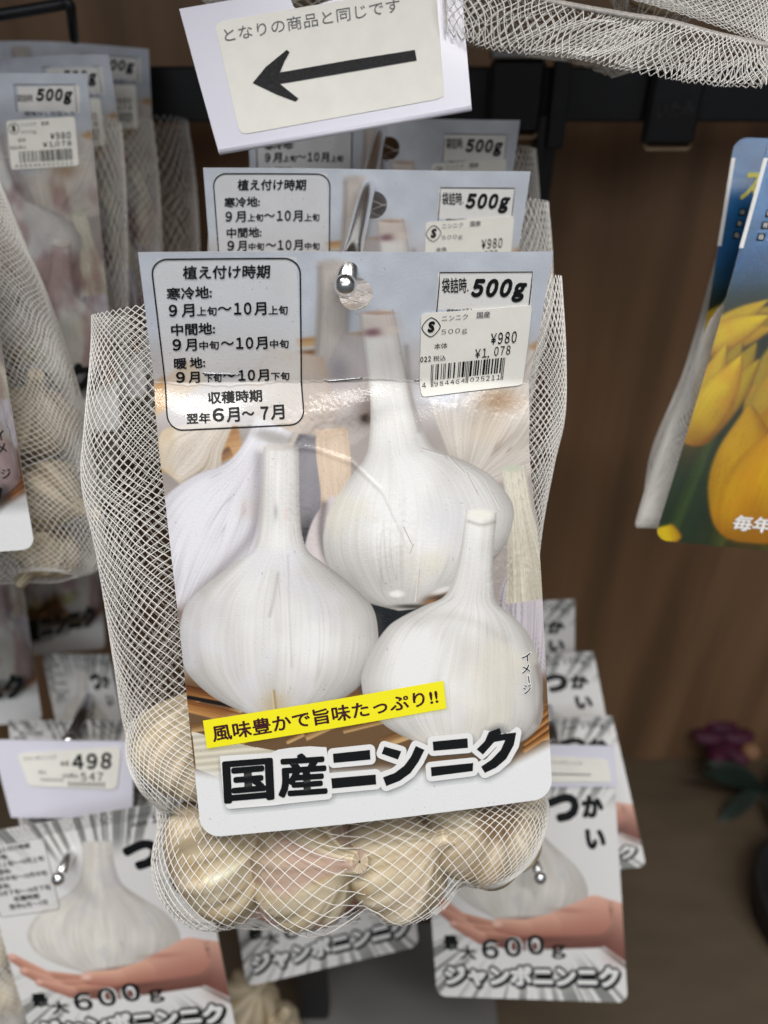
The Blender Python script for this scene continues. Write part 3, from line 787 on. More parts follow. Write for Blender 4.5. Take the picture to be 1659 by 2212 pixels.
# ------------------------------------------------------------------ the front bag's card
CTL, CTR = P(298, 545, .247), P(1195, 543, .263)
CCL, CCR = P(333, 826, .270), P(1147, 823, .285)
CBL, CBR = P(436, 1808, .289), P(1193, 1722, .298)
VC = 0.222
NF = unit(np.cross(CBL-CCL, CCR-CCL)); NF = NF*np.sign(NF@(CAM-CCL))
def front_fn(u, v):
    u = np.asarray(u, float); v = np.asarray(v, float); U = u[..., None]; V = v[..., None]
    a = (CTL*(1-U)+CTR*U); b = CCL*(1-U)+CCR*U; c = CBL*(1-U)+CBR*U
    up = a+(b-a)*(V/VC); lo = b+(c-b)*((V-VC)/(1-VC))
    p = np.where(V < VC, up, lo)
    x = v-VC
    wv = vnoise(u*4.3+2, u*0+5)
    sh = sstep(0, 0.03+0.07*wv, x)*(1-0.75*sstep(0.05, 0.5, x))*(0.35+0.9*vnoise(u*3.1+9, u*0+1))
    dip = 0.0012*np.sin(u*9+1)*np.exp(-((x-0.10)/0.05)**2)
    bow = 0.0022*np.sin(np.pi*np.clip(u, 0, 1))*sstep(0.02, 0.4, x)
    rip = 0.0004*np.sin(u*21+v*60)*np.exp(-((x-0.05)/0.06)**2)
    pat = 0
    for (pu, pv, ru, rv, k_) in ((.40, .285, .16, .045, 1.0), (.88, .262, .12, .035, 1.0), (.93, .56, .08, .05, .9), (.60, .49, .08, .09, .5), (.36, .43, .05, .08, .4)):
        pat = pat+k_*np.exp(-((u-pu)/ru)**2-((v-pv)/rv)**2)
    rip = rip+pat*0.00050*(fbm(u*34+3, v*52+u*14, 3)-0.5)+pat*0.00016*(vnoise(u*120, v*180)-0.5)
    vc_ = np.interp(u, [.30, .40, .50, .575, .61, .63], [.325, .335, .36, .41, .47, .51])
    rip = rip+0.00035*np.exp(-((v-vc_)/0.006)**2)*sstep(.30, .36, u)*(1-sstep(.61, .64, u))
    edge = -13/FPX*0.29*np.exp(-((v-0.36)/0.13)**2)*np.clip(u, 0, 1)**2
    top = 0.0006*np.sin(u*6)*(v < VC)*(1-v/VC)
    return p+(0.0032*sh+dip+bow+rip+top)[..., None]*NF+edge[..., None]*RGT
front = Card(front_fn, 0.0005)
ASP = 1.54
hq = front.px2uv([769, 805], [636, 636]); hr = abs(hq[1, 0]-hq[0, 0])

def calendar(card, conv, small=0.02, big=0.008):
    """the planting calendar, lettered at crop coordinates"""
    out = []
    def t(s, x0, y0, x1, y1, h, b=0.02): out.append(card.text_px(s, conv(x0, y0), conv(x1, y1), h*800/1659/1.8517, bold=b))
    t('植え付け時期', 480, 346, 1200, 336, 112, 0.022)
    t('寒冷地:', 348, 520, 722, 502, 104, 0.024)
    t('9', 366, 655, 436, 652, 100, 0.03); t('月', 470, 660, 578, 655, 108, 0.022)
    t('上旬', 596, 650, 762, 645, 76, 0.02); t('〜', 770, 608, 885, 600, 34, 0.02); t('10', 905, 640, 1050, 637, 102, 0.03); t('月', 1072, 645, 1175, 640, 108, 0.022)
    t('上旬', 1192, 640, 1350, 637, 76, 0.02)
    t('中間地:', 385, 816, 748, 800, 100, 0.024)
    t('9', 396, 938, 468, 936, 98, 0.03); t('月', 500, 942, 597, 938, 102, 0.022)
    t('中旬', 618, 932, 780, 926, 74, 0.02); t('〜', 795, 895, 905, 888, 34, 0.02); t('10', 922, 924, 1065, 921, 98, 0.03); t('月', 1085, 928, 1184, 922, 104, 0.022)
    t('中旬', 1202, 918, 1358, 915, 72, 0.02)
    t('暖', 408, 1090, 514, 1087, 92, 0.024); t('地:', 540, 1085, 668, 1076, 92, 0.024)
    t('9', 425, 1205, 500, 1203, 92, 0.03); t('月', 528, 1208, 622, 1205, 96, 0.022)
    t('下旬', 660, 1200, 802, 1196, 70, 0.02); t('〜', 815, 1160, 915, 1154, 32, 0.02); t('10', 942, 1188, 1080, 1184, 92, 0.03); t('月', 1100, 1190, 1196, 1185, 96, 0.022)
    t('下旬', 1212, 1183, 1364, 1180, 68, 0.02)
    t('収穫時期', 692, 1384, 1140, 1362, 104, 0.024)
    t('翌年', 512, 1548, 712, 1540, 88, 0.024); t('6', 728, 1530, 825, 1526, 112, 0.03); t('月', 845, 1535, 955, 1528, 122, 0.024)
    t('〜', 970, 1482, 1075, 1474, 38, 0.024); t('7', 1125, 1512, 1192, 1510, 110, 0.03); t('月', 1212, 1514, 1325, 1508, 124, 0.024)
    return out

card_front_bits = calendar(front, c2)
# rounded frame of the calendar
fr = []
corners = [c2(213, 182), c2(1452, 172), c2(1490, 1550), c2(360, 1605)]
qf = front.px2uv([c[0] for c in corners], [c[1] for c in corners])
for (a, b) in rrect(0, 0, 1, 1.28, 0.11, 8, 14):
    t = b/1.28; fr.append((qf[0]*(1-a)+qf[1]*a)*(1-t)+(qf[3]*(1-a)+qf[2]*a)*t)
card_front_bits.append(front.line(fr, 0.0036, closed=True, aspect=ASP))
# weight box
card_front_bits.append(front.line_px([c3(785, 468), c3(800, 300), c3(803, 221), c3(1100, 219), c3(1390, 217), c3(1380, 320), c3(1368, 425)], 0.0026, aspect=ASP))
card_front_bits.append(front.text_px('袋詰時.', c3(818, 352), c3(985, 348), 33, bold=0.01))
card_front_bits.append(front.text_px('500g', c3(1000, 408), c3(1352, 408), 51, bold=0.06, shear=0.3))
card_front_bits.append(front.text_px('規格MNLの玉入', c3(848, 478), c3(1015, 470), 9, bold=0.01))
# little vertical word, right
for i, (s, x, y, ww, hh) in enumerate((('イ', 1340, 1728, 54, 52), ('メ', 1338, 1800, 52, 52), ('ジ', 1348, 1924, 48, 58))):
    card_front_bits.append(front.text_px(s, c5(x, y), c5(x+ww, y-4), hh*.358, bold=0.012, off=0.0003))
card_front_bits.append(front.quad_px([c5(1372, 1812), c5(1378, 1812), c5(1386, 1858), c5(1379, 1858)], off=0.0003))
halo = []
for i, (s, x, y, ww, hh) in enumerate((('イ', 1340, 1728, 54, 52), ('メ', 1338, 1800, 52, 52), ('ジ', 1348, 1924, 48, 58))):
    halo.append(front.text_px(s, c5(x-5, y+5), c5(x+ww+5, y+1), (hh+10)*.358, bold=0.07, off=0.0002))
halo.append(front.quad_px([c5(1366, 1806), c5(1384, 1806), c5(1392, 1864), c5(1373, 1864)], off=0.0002))
# title: heavy strokes with a wide white outline
from mathutils.geometry import tessellate_polygon
from mathutils import Vector
def poly_px(card, pts, off):
    q = card.px2uv([p[0] for p in pts], [p[1] for p in pts])
    tri = tessellate_polygon([[Vector((a[0], a[1], 0)) for a in q]])
    return card.pt(q[:, 0], q[:, 1], off), [list(t) for t in tri]
title_w, title_b = [], []
for i, s in enumerate(TITLE):
    title_w.append(poly_px(front, [c6(*p) for p in grow(s, 22)], 0.00030+0.00002*i))
    title_b.append(poly_px(front, [c6(*p) for p in s], 0.0005))
for s, a, b, h in (('国', (205, 636), (414, 618), 176), ('産', (430, 612), (634, 598), 180)):
    up = np.array([-0.055, -1.0]); up /= np.linalg.norm(up)
    title_b.append(front.text_px(s, c6(*a), c6(*b), h*.521, up=up, bold=0.034, off=0.0005))
pl = [(186, 438), (400, 425), (428, 412), (480, 404), (560, 398), (628, 402), (634, 440), (640, 500), (648, 560), (652, 606), (640, 618), (480, 634), (440, 638), (420, 642), (320, 650), (226, 658), (212, 650), (196, 560)]
title_w.append(poly_px(front, [c6(*p) for p in pl], 0.0003))
banner = [front.quad_px([c6(116, 292), c6(1112, 127), c6(1125, 242), c6(133, 408)], n=24, m=4, off=0.0002)]
btxt = [front.text_px('風味豊かで旨味たっぷり!!', c6(160, 382), c6(1094, 222), 36, bold=0.022, off=0.0003)]

v, f, c = front.sheet(540, 780, front_picture, hole=(hq[0, 0], hq[0, 1], hr, ASP), corner=0.055, aspect=ASP)
bag = thing('garlic_net_bag', 'nearest net bag of garlic with its whole printed card in sharp view', 'net bag', 'garlic net bags on the chrome hook')
header = make('header_card', v, f, M['print'], bag, col=c)
def marks(bits, name, m, parent):
    v, f = join(bits); return make(name, v, f, M[m], parent, smooth=True)
marks(card_front_bits+title_b, 'lettering', 'ink', header)
marks(halo+title_w, 'lettering_outline', 'white_ink', header)
marks(banner, 'banner', 'yellow_ink', header)
marks(btxt, 'banner_lettering', 'brown_ink', header)

def sticker(card, tl, tr, br, bl, off=0.00055, thick=0.0003):
    """a price sticker stuck on a card at four measured corners; returns its own little card"""
    q = card.px2uv([tl[0], tr[0], br[0], bl[0]], [tl[1], tr[1], br[1], bl[1]])
    def fn(u, v):
        u = np.asarray(u, float)[..., None]; v = np.asarray(v, float)[..., None]
        p = (q[0]*(1-u)+q[1]*u)*(1-v)+(q[3]*(1-u)+q[2]*u)*v
        return card.pt(p[..., 0], p[..., 1], off)
    return Card(fn, thick)
EAN = '4984464025211'
def ean_bits(s):
    Lc = ['0001101', '0011001', '0010011', '0111101', '0100011', '0110001', '0101111', '0111011', '0110111', '0001011']
    par = ['LLLLLL', 'LLGLGG', 'LLGGLG', 'LLGGGL', 'LGLLGG', 'LGGLLG', 'LGGGLL', 'LGLGLG', 'LGLGGL', 'LGGLGL'][int(s[0])]
    inv = lambda t: ''.join('1' if q == '0' else '0' for q in t)
    out = '101'
    for d, p in zip(s[1:7], par): out += Lc[int(d)] if p == 'L' else inv(Lc[int(d)])[::-1]
    out += '01010'
    for d in s[7:]: out += inv(Lc[int(d)])
    return out+'101'
def price_sticker(card, tl, tr, br, bl, parent):
    st = sticker(card, tl, tr, br, bl)
    v, f, c = st.sheet(24, 20, lambda u, v, x, y: np.ones((len(u), 3))*0.7, corner=-0.035, aspect=0.8)
    ps = make('price_sticker', v, f, M['paper'], parent)
    w, h = 700.0, 540.0
    T = lambda s, x, y, ww, hh, b=0.0, sh=0.0: st.text_uv(s, (x/w, y/h), ((x+ww)/w, y/h), (x/w, (y-hh)/h), bold=b, shear=sh)
    bits = [T('¥980', 452, 236, 168, 78, 0.012), T('¥1', 356, 316, 78, 62, 0.008), T(',', 440, 326, 10, 20, 0.01), T('078', 482, 312, 106, 62, 0.008), T('022', 0.5, 308, 68, 36, 0.02),
            T('本体', 88, 232, 84, 38), T('税込', 84, 310, 82, 36)]
    # the chain's mark: an S in a rounded lozenge
    loz = []
    for k in range(48):
        a = 2*math.pi*k/48; e = 1.45
        loz.append(((64+58*np.sign(math.cos(a))*abs(math.cos(a))**(2/e))/w, (88+60*np.sign(math.sin(a))*abs(math.sin(a))**(2/e))/h))
    bits.append(st.line(loz, 0.008, closed=True, aspect=0.8))
    bits.append(T('S', 42, 120, 46, 70, 0.06, 0.12))
    pat = ean_bits(EAN); x0, x1 = 72.0, 560.0; mw = (x1-x0)/95; i = 0
    while i < 95:
        if pat[i] == '1':
            j = i
            while j < 95 and pat[j] == '1': j += 1
            guard = i < 3 or i > 91 or 45 <= i < 50
            xa, xb = (x0+i*mw)/w, (x0+j*mw-0.6)/w; tilt = 0.0
            bits.append(st.quad([(xa, 330/h), (xb, 330/h), (xb, (484 if guard else 434)/h), (xa, (484 if guard else 434)/h)], n=1, m=2))
            i = j
        else: i += 1
    bits.append(T('4', 12, 484, 26, 34)); bits.append(T('984464', 96, 482, 208, 36)); bits.append(T('025211', 340, 480, 200, 36))
    v, f = join(bits); make('lettering', v, f, M['ink'], ps)
    g = [T('ニンニク', 130, 56, 165, 36), T('国産', 352, 54, 84, 40, 0.01), T('500ｇ', 130, 148, 165, 40)]
    v, f = join(g); make('faint_lettering', v, f, M['grey_ink'], ps)
    return ps
price_sticker(front, c3(685, 480), c3(1385, 428), c3(1328, 932), c3(688, 1012), bag)
# staples through the fold
for a, b in ((c2(625, 1122), c2(975, 1134)), (c3(70, 908), c3(330, 885)), (c3(640, 902), c3(705, 895))):
    q = front.px2uv([a[0], b[0]], [a[1], b[1]])
    t = np.linspace(0, 1, 9); pts = front.pt(q[0, 0]+(q[1, 0]-q[0, 0])*t, q[0, 1]+(q[1, 1]-q[0, 1])*t, 0.0003)
    pts[0] += -NF*0.0009; pts[-1] += -NF*0.0009
    v, f = tubes(pts, 0.00028, 6, True); make('staple', v, f, M['steel'], bag)

# ------------------------------------------------------------------ the bulbs in the front bag
balls = []
def bulb_at(px, py, d, rpx, axis, seed, label, pink=0.2, group='garlic bulbs inside the nearest net bag', neck=0.9, rf=None):
    c = P(px, py, d); R = rpx/FPX*d
    v, f, col = bulb_mesh(c, R, axis, seed, pink, neck)
    o = make('garlic_bulb', v, f, M['bulb'], None, col=col); tag(o, label, 'garlic', group)
    balls.append((c, R*(rf or 1.0)))
    return o
bulb_at(430, 1600, .325, 140, (0.3, 0.6, 1), 1, 'plain cream bulb in the nearest bag at the left card edge, higher one', 0.1, neck=.5)
bulb_at(480, 1845, .322, 136, (0.9, 0.5, 0.35), 2, 'cream bulb at the lower left bottom corner of the nearest bag', 0.25, neck=.5)
bulb_at(676, 1858, .322, 134, (0.6, -0.35, 0.55), 3, 'bulb with pinkish cloves under the card, bottom middle of the nearest bag', 0.8, neck=.5)
bulb_at(868, 1846, .326, 126, (0.75, -0.2, 0.9), 4, 'pale split bulb with a brown tuft just below the middle of the card', 0.2, neck=.6)
bulb_at(1045, 1762, .328, 132, (-0.2, 0.7, -1), 5, 'large cream bulb at the lower right bottom corner of the nearest bag', 0.15, neck=.4)
bulb_at(660, 1720, .372, 150, (0, 0.3, 1), 6, 'bulb hidden deeper in the nearest bag behind the pinkish one', 0.2)
bulb_at(930, 1720, .372, 150, (0.2, 0.3, 1), 7, 'bulb hidden deeper in the nearest bag behind the split one', 0.2)
K = FPX
rowsF = [((198, 682), (1213, 598), .278, .292, .004, -14), ((196, 760), (1222, 760), .284, .298, .006, 0), ((184, 920), (1220, 900), .29, .304, .010, 0),
         ((180, 1050), (1196, 1010), .296, .308, .013, 0), ((212, 1200), (1166, 1180), .303, .315, .018, 0), ((250, 1430), (1150, 1400), .316, .326, .026, 0),
         ((283, 1600), (1150, 1560), .326, .334, .029, 0), ((340, 1720), (1168, 1680), .33, .338, .028, 0), ((346, 1880), (1166, 1740), .332, .34, .024, 12),
         ((368, 1965), (1120, 1830), .333, .342, .016, 60), ((420, 1985), (1060, 1880), .334, .344, .006, 62)]
v, f = net_mesh(rowsF, 88, 0.76, 150, balls, r=0.00019, back=FWD*0.9-UPV*0.3, seed=2)
make('net', v, f, M['thread'], bag)

# ------------------------------------------------------------------ the bags behind it on the same hook
DV = P(790, 366, .322)-P(746, 544, .255)
b2 = copy_tree(bag, DV, skip=('net',)); b2['label'] = 'second net bag back on the chrome hook, its card top showing above the nearest card'
b3 = copy_tree(bag, DV*1.95+np.array([0.002, 0, 0]), skip=('net',)); b3['label'] = 'third net bag back on the chrome hook, card half hidden below the arrow sign'
rowsB = [((330, 650), (1238, 612), .270, .285, .004, -10), ((330, 760), (1246, 760), .284, .298, .008, 0), ((340, 920), (1240, 900), .292, .306, .012, 0), ((360, 1100), (1200, 1060), .30, .312, .016, 0),
         ((420, 1430), (1140, 1400), .318, .328, .024, 0), ((480, 1800), (1130, 1760), .334, .34, .018, 0), ((500, 1940), (1060, 1880), .338, .346, .006, 30)]
v, f = net_mesh(rowsB, 78, 0.6, 110, (), r=0.00021, back=FWD*0.9-UPV*0.3, seed=5)
n2 = make('net', v, f, M['thread'], b2)
n3 = n2.copy(); COL.objects.link(n3); n3.parent = b3

# ------------------------------------------------------------------ the chrome hook
RAIL = P(838, 205, .487)
hook = thing('display_hook', 'chrome hook with a ball tip carrying the nearest stack of garlic bags', 'hook', 'display hooks')
h0 = P(746, 617, .2500); h1 = P(787, 436, .3105); RAIL = h0+(h1-h0)*(.487-.250)/.0605
v, f = tubes(np.array([h0, h0*.6+h1*.4, h1, h1*.5+RAIL*.5, RAIL]), 0.0036, 20, True)
make('rod', v, f, M['chrome'], hook)
v, f = sphere(h0, 0.0041, 24, 32); make('ball_tip', v, f, M['chrome'], hook)

# ------------------------------------------------------------------ the arrow sign
SD = .305
sgo = bilin([P(387, 19, SD), P(993, -85, SD-.002), P(1019, 236, SD+.004), P(473, 331, SD+.006)])
sg = Card(sgo, 0.0016)
sign = thing('price_sign_holder', 'tilted white plastic holder with a black arrow sticker pointing left', 'sign')
out = [(387, 19), (470, 5), (597, -17), (612, -18), (626, -6), (634, 14), (640, 20), (650, 20), (664, 17), (800, -26), (993, -85), (1004, 60), (1019, 236), (746, 284), (473, 331), (430, 178)]
q = sg.px2uv([p[0] for p in out], [p[1] for p in out])
F_ = sg.pt(q[:, 0], q[:, 1], 0); B_ = sg.pt(q[:, 0], q[:, 1], -0.0016); n = len(out)
tri = [list(t) for t in tessellate_polygon([[Vector((a[0], a[1], 0)) for a in q]])]
faces = tri+[[i+n for i in t][::-1] for t in tri]+[[i, (i+1) % n, (i+1) % n+n, i+n] for i in range(n)]
make('holder_plate', np.concatenate([F_, B_]), faces, M['plastic'], sign, smooth=False)
v, f = tubes(np.array([P(474, 329, SD+.005), P(746, 282, SD+.004), P(1018, 234, SD+.003)]), 0.0011, 10, True); make('lower_lip', v, f, M['plastic'], sign)
lab = Card(bilin([sg.pt(*sg.px2uv(463, 49)[0], 0.0003), sg.pt(*sg.px2uv(941, -33)[0], 0.0003), sg.pt(*sg.px2uv(961, 212)[0], 0.0003), sg.pt(*sg.px2uv(519, 292)[0], 0.0003)]), 0.0002)
v, f, c = lab.sheet(28, 20, lambda u, v, x, y: np.ones((len(u), 3))*0.7, corner=-0.03, aspect=0.52)
ls = make('paper_label', v, f, M['paper'], sign)
arr = [(455, 368), (512, 298), (605, 222), (618, 232), (596, 272), (575, 322), (880, 268), (1172, 222), (1180, 268), (880, 320), (575, 372), (610, 400), (657, 438), (645, 450), (560, 418)]
bits = [poly_px(lab, [c1(*p) for p in arr], 0.0003)]
M['worn_ink'] = mat('worn_ink', tuple(s2l((14, 16, 20))), rough=0.6, spec=0.2, mottle=0.5, mscale=900, mcol=tuple(s2l((44, 44, 46))))
v, f = join(bits); make('arrow', v, f, M['worn_ink'], ls)
v, f = lab.text_px('となりの商品と同じです', c1(334, 188), c1(1106, 52), 30, up=np.array([-0.17, -0.985])); make('lettering', v, f, M['grey_ink'], ls)
arm = thing('sign_arm', 'thin black wire arm behind the tilted arrow sign', 'wire arm')
v, f = tubes(np.array([P(760, 140, SD+.012), P(800, 110, .39), P(836, 120, .475)]), 0.0022, 12, True); make('wire', v, f, M['black'], arm)

# ------------------------------------------------------------------ rail, clips and uprights at the back
rl = P(1300, 205, .487)
axr = np.array([RGT, [0, 1, 0], [0, 0, 1]])
v, f = rbox((0.15, rl[1]+0.006, rl[2]), (1.1, 0.006, 0.0165), bev=0.0015); tag(make('hanging_rail', v, f, M['black'], None, smooth=False), 'black metal rail running behind the hanging bags', 'rail')
def clip(px, py, label):
    t = thing('rail_clip', label, 'clip', 'black clips on the rail')
    c = P(px, py, .474); c[1] = rl[1]-0.004
    v, f = rbox(c+np.array([0, 0, -0.003]), (0.0185, 0.004, 0.0225), bev=0.003); make('body', v, f, M['black'], t, smooth=False)
    v, f = rbox(c+np.array([0, 0.004, 0.0215]), (0.019, 0.011, 0.0025), bev=0.001); make('upper_lip', v, f, M['steel'], t, smooth=False)
    v, f = tubes(np.array([c+np.array([-0.017, -0.003, -0.024]), c+np.array([-0.014, -0.004, -0.0275]), c+np.array([0.014, -0.004, -0.0275]), c+np.array([0.017, -0.003, -0.024])]), 0.0013, 8, True)
    make('lower_lip', v, f, mat('brass_edge', (0.30, 0.22, 0.14), rough=0.4, metal=0.6) if 'brass_edge' not in bpy.data.materials else bpy.data.materials['brass_edge'], t)
    return t
clip(1472, 228, 'square black clip with a small moulded word on the rail, right of the bags')
clip(1120, 200, 'black clip on the rail partly hidden behind the third bag card')
cl = P(1472, 235, .474); cl[1] = rl[1]-0.0085
kc = Card(bilin([cl+np.array([-.016, 0, .016]), cl+np.array([.016, 0, .016]), cl+np.array([.016, 0, -.018]), cl+np.array([-.016, 0, -.018])]))
v, f = kc.text_uv('いたみ', (0.12, 0.66), (0.9, 0.60), (0.12, 0.40), off=0.0003)
par = [o for o in bpy.data.objects if o.get('label', '').startswith('square black clip')][0]
make('lettering', v, f, mat('moulded_grey', (0.06, 0.06, 0.065), rough=0.4), par)
up = thing('upright_bracket', 'narrow black bracket hanging from the rail beside the second bag', 'bracket')
for (px, w2, y0, y1) in ((1212, .006, 120, 330), (1180, .003, 250, 400)):
    a, b = P(px, y0, .478), P(px, y1, .478); a[1] = b[1] = rl[1]-0.006
    v, f = rbox((a+b)/2, (w2, 0.004, abs(a[2]-b[2])/2), bev=0.001); make('bar', v, f, M['black'], up, smooth=False)
post = P(1194, 700, .50)
v, f = rbox((post[0], rl[1]+0.03, rl[2]-0.2), (0.008, 0.008, 0.2), bev=0.001)
tag(make('back_post', v, f, M['black'], None, smooth=False), 'slim dark upright post behind the stack of bags', 'post')
# black wire loop at the top left corner
v, f = tubes(spline([P(-160, 55, .40), P(0, 32, .40), P(120, 12, .405), P(148, 8, .405), P(154, 30, .41), P(160, 85, .43)], 30), 0.0030, 10, True)
tag(make('wire_frame', v, f, M['black'], None), 'bent black wire above the left-hand stack of cards', 'wire')

# ------------------------------------------------------------------ net bag hanging above, with its sealed fringe
topbag = thing('garlic_net_bag', 'net bag hanging above the frame with a sealed white seam and fringed ends', 'net bag')
tb = []
sv_balls = balls; balls = tb
bulb_at(1440, -85, .325, 118, (0.3, -0.2, 1), 11, 'brownish bulb at the top edge above the white seam of the fringed bag', 0.1, 'garlic bulbs in the bag above the sign')
bulb_at(1160, -150, .33, 120, (0.5, 0, 1), 12, 'bulb peeping in at the top between the sign and the seam', 0.1, 'garlic bulbs in the bag above the sign')
bulb_at(640, -72, .36, 98, (-0.5, 0, 1), 13, 'bulb seen through the notch at the top of the arrow sign', 0.1, 'garlic bulbs in the bag above the sign')
balls = sv_balls
seam = spline([P(960, -70, .300), P(1171, -4, .297), P(1345, 30, .294), P(1440, 45, .292), P(1560, 76, .290), P(1662, 97, .288)], 60)
fr0 = spline([P(965, 62, .302), P(1071, 101, .300), P(1179, 112, .297), P(1262, 122, .294), P(1345, 143, .292), P(1460, 165, .290), P(1551, 178, .288), P(1655, 183, .286)], 60)
frb = spline([P(970, 90, .37), P(1120, 120, .365), P(1241, 137, .36), P(1330, 170, .352), P(1415, 190, .345)], 60)
def ribbon(a, b, n, slant, steps, bow=0.004, seed=0, r=0.0002, n0=0.0, n1=1.0):
    rg = np.random.default_rng(seed); out = []
    t = np.linspace(0, 1, steps)
    for sgn in (-1, 1):
        s0 = np.linspace(n0-slant, n1+slant, n)
        for s in s0:
            x = s+sgn*slant*(t-0.0)+0.006*np.sin(t*9+s*40+sgn)
            ok = (x >= n0) & (x <= n1)
            x = np.clip(x, n0, n1)
            k = np.clip(x, 0, 1)*(len(a)-1); i = np.minimum(k.astype(int), len(a)-2); fr_ = (k-i)[:, None]
            A = a[i]*(1-fr_)+a[i+1]*fr_; B = b[i]*(1-fr_)+b[i+1]*fr_
            tt = (t*(1+0.03*(rg.random()-0.5)))[:, None]
            p = A*(1-tt)+B*tt-FWD*(bow*np.sin(np.pi*t)*np.sin(s*9+seed))[:, None]
            out.append(p)
    return tubes(np.array(out), r, 4)
parts = [ribbon(seam, fr0, 60, 0.09, 26, seed=1, r=0.00026), ribbon(seam+FWD*0.003, fr0+FWD*0.004+UPV*.001, 60, 0.10, 26, seed=4, r=0.00024)]
v, f = join(parts); make('fringe', v, f, M['thread'], topbag)
v, f = ribbon(seam[:44]+FWD*.012, frb, 60, 0.12, 24, seed=6, r=0.00022); make('rear_fringe', v, f, M['thread'], topbag)
sw = seam[6:]
k = np.linspace(0, 1, len(sw))
v1 = np.concatenate([sw+UPV*0.0010-FWD*.0002, sw-UPV*0.0012-FWD*.0003, sw-UPV*0.0012+FWD*.0003, sw+UPV*0.0010+FWD*.0003]); L = len(sw)
f1 = [[i+a*L, i+1+a*L, i+1+((a+1) % 4)*L, i+((a+1) % 4)*L] for a in range(4) for i in range(L-1)]
make('sealed_seam', v1, f1, mat('fused_net', tuple(s2l((205, 198, 192))), rough=.4, mottle=.4, mscale=700), topbag)
rowsT = [((1000, -330), (1720, -330), .33, .33, .03, 0), ((980, -200), (1700, -220), .32, .318, .03, 0), ((965, -110), (1690, -60), .308, .302, .016, -34), ((960, -70), (1662, 97), .301, .289, .002, -36)]
v, f = net_mesh(rowsT, 96, 0.5, 60, tb, r=0.00022, back=FWD, seed=8); make('net', v, f, M['thread'], topbag)
rowsT2 = [((430, -250), (860, -250), .37, .37, .03, 0), ((420, -100), (870, -110), .365, .365, .03, 0), ((430, -20), (860, -30), .36, .36, .012, 30), ((440, 4), (840, -10), .36, .36, .003, 34)]
bag_u = thing('garlic_net_bag', 'net bag just showing at the top edge behind the arrow sign', 'net bag')
v, f = net_mesh(rowsT2, 70, 0.4, 50, tb, r=0.00022, back=FWD, seed=9); make('net', v, f, M['thread'], bag_u)
#PART3
# ------------------------------------------------------------------ the purple garlic bags hanging on the left
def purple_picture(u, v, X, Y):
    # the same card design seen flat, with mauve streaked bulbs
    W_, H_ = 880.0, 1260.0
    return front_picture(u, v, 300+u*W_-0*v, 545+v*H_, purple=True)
def flat_px(u, v): return u, v
def simple_card(corners, painter, nu, nv, parent, amp=0.002, curl=0.0, corner=0.05, aspect=1.5, ph=0.0, hole=None, name='header_card'):
    cd_ = Card(bent(corners, amp, curl, ph), 0.0005)
    v, f, c = cd_.sheet(nu, nv, painter, corner=corner, aspect=aspect, hole=hole)
    o = make(name, v, f, M['print'], parent, col=c)
    return cd_, o
def uvtext(card, s, x, y, w, h, rot=0.0, **kw):
    """ink box with lower left corner (x, y) in uv; rot tilts the line, aspect of the card taken into account"""
    dy = math.tan(rot)*w
    return card.text_uv(s, (x, y), (x+w, y-dy), (x-0*h, y-h), **kw)
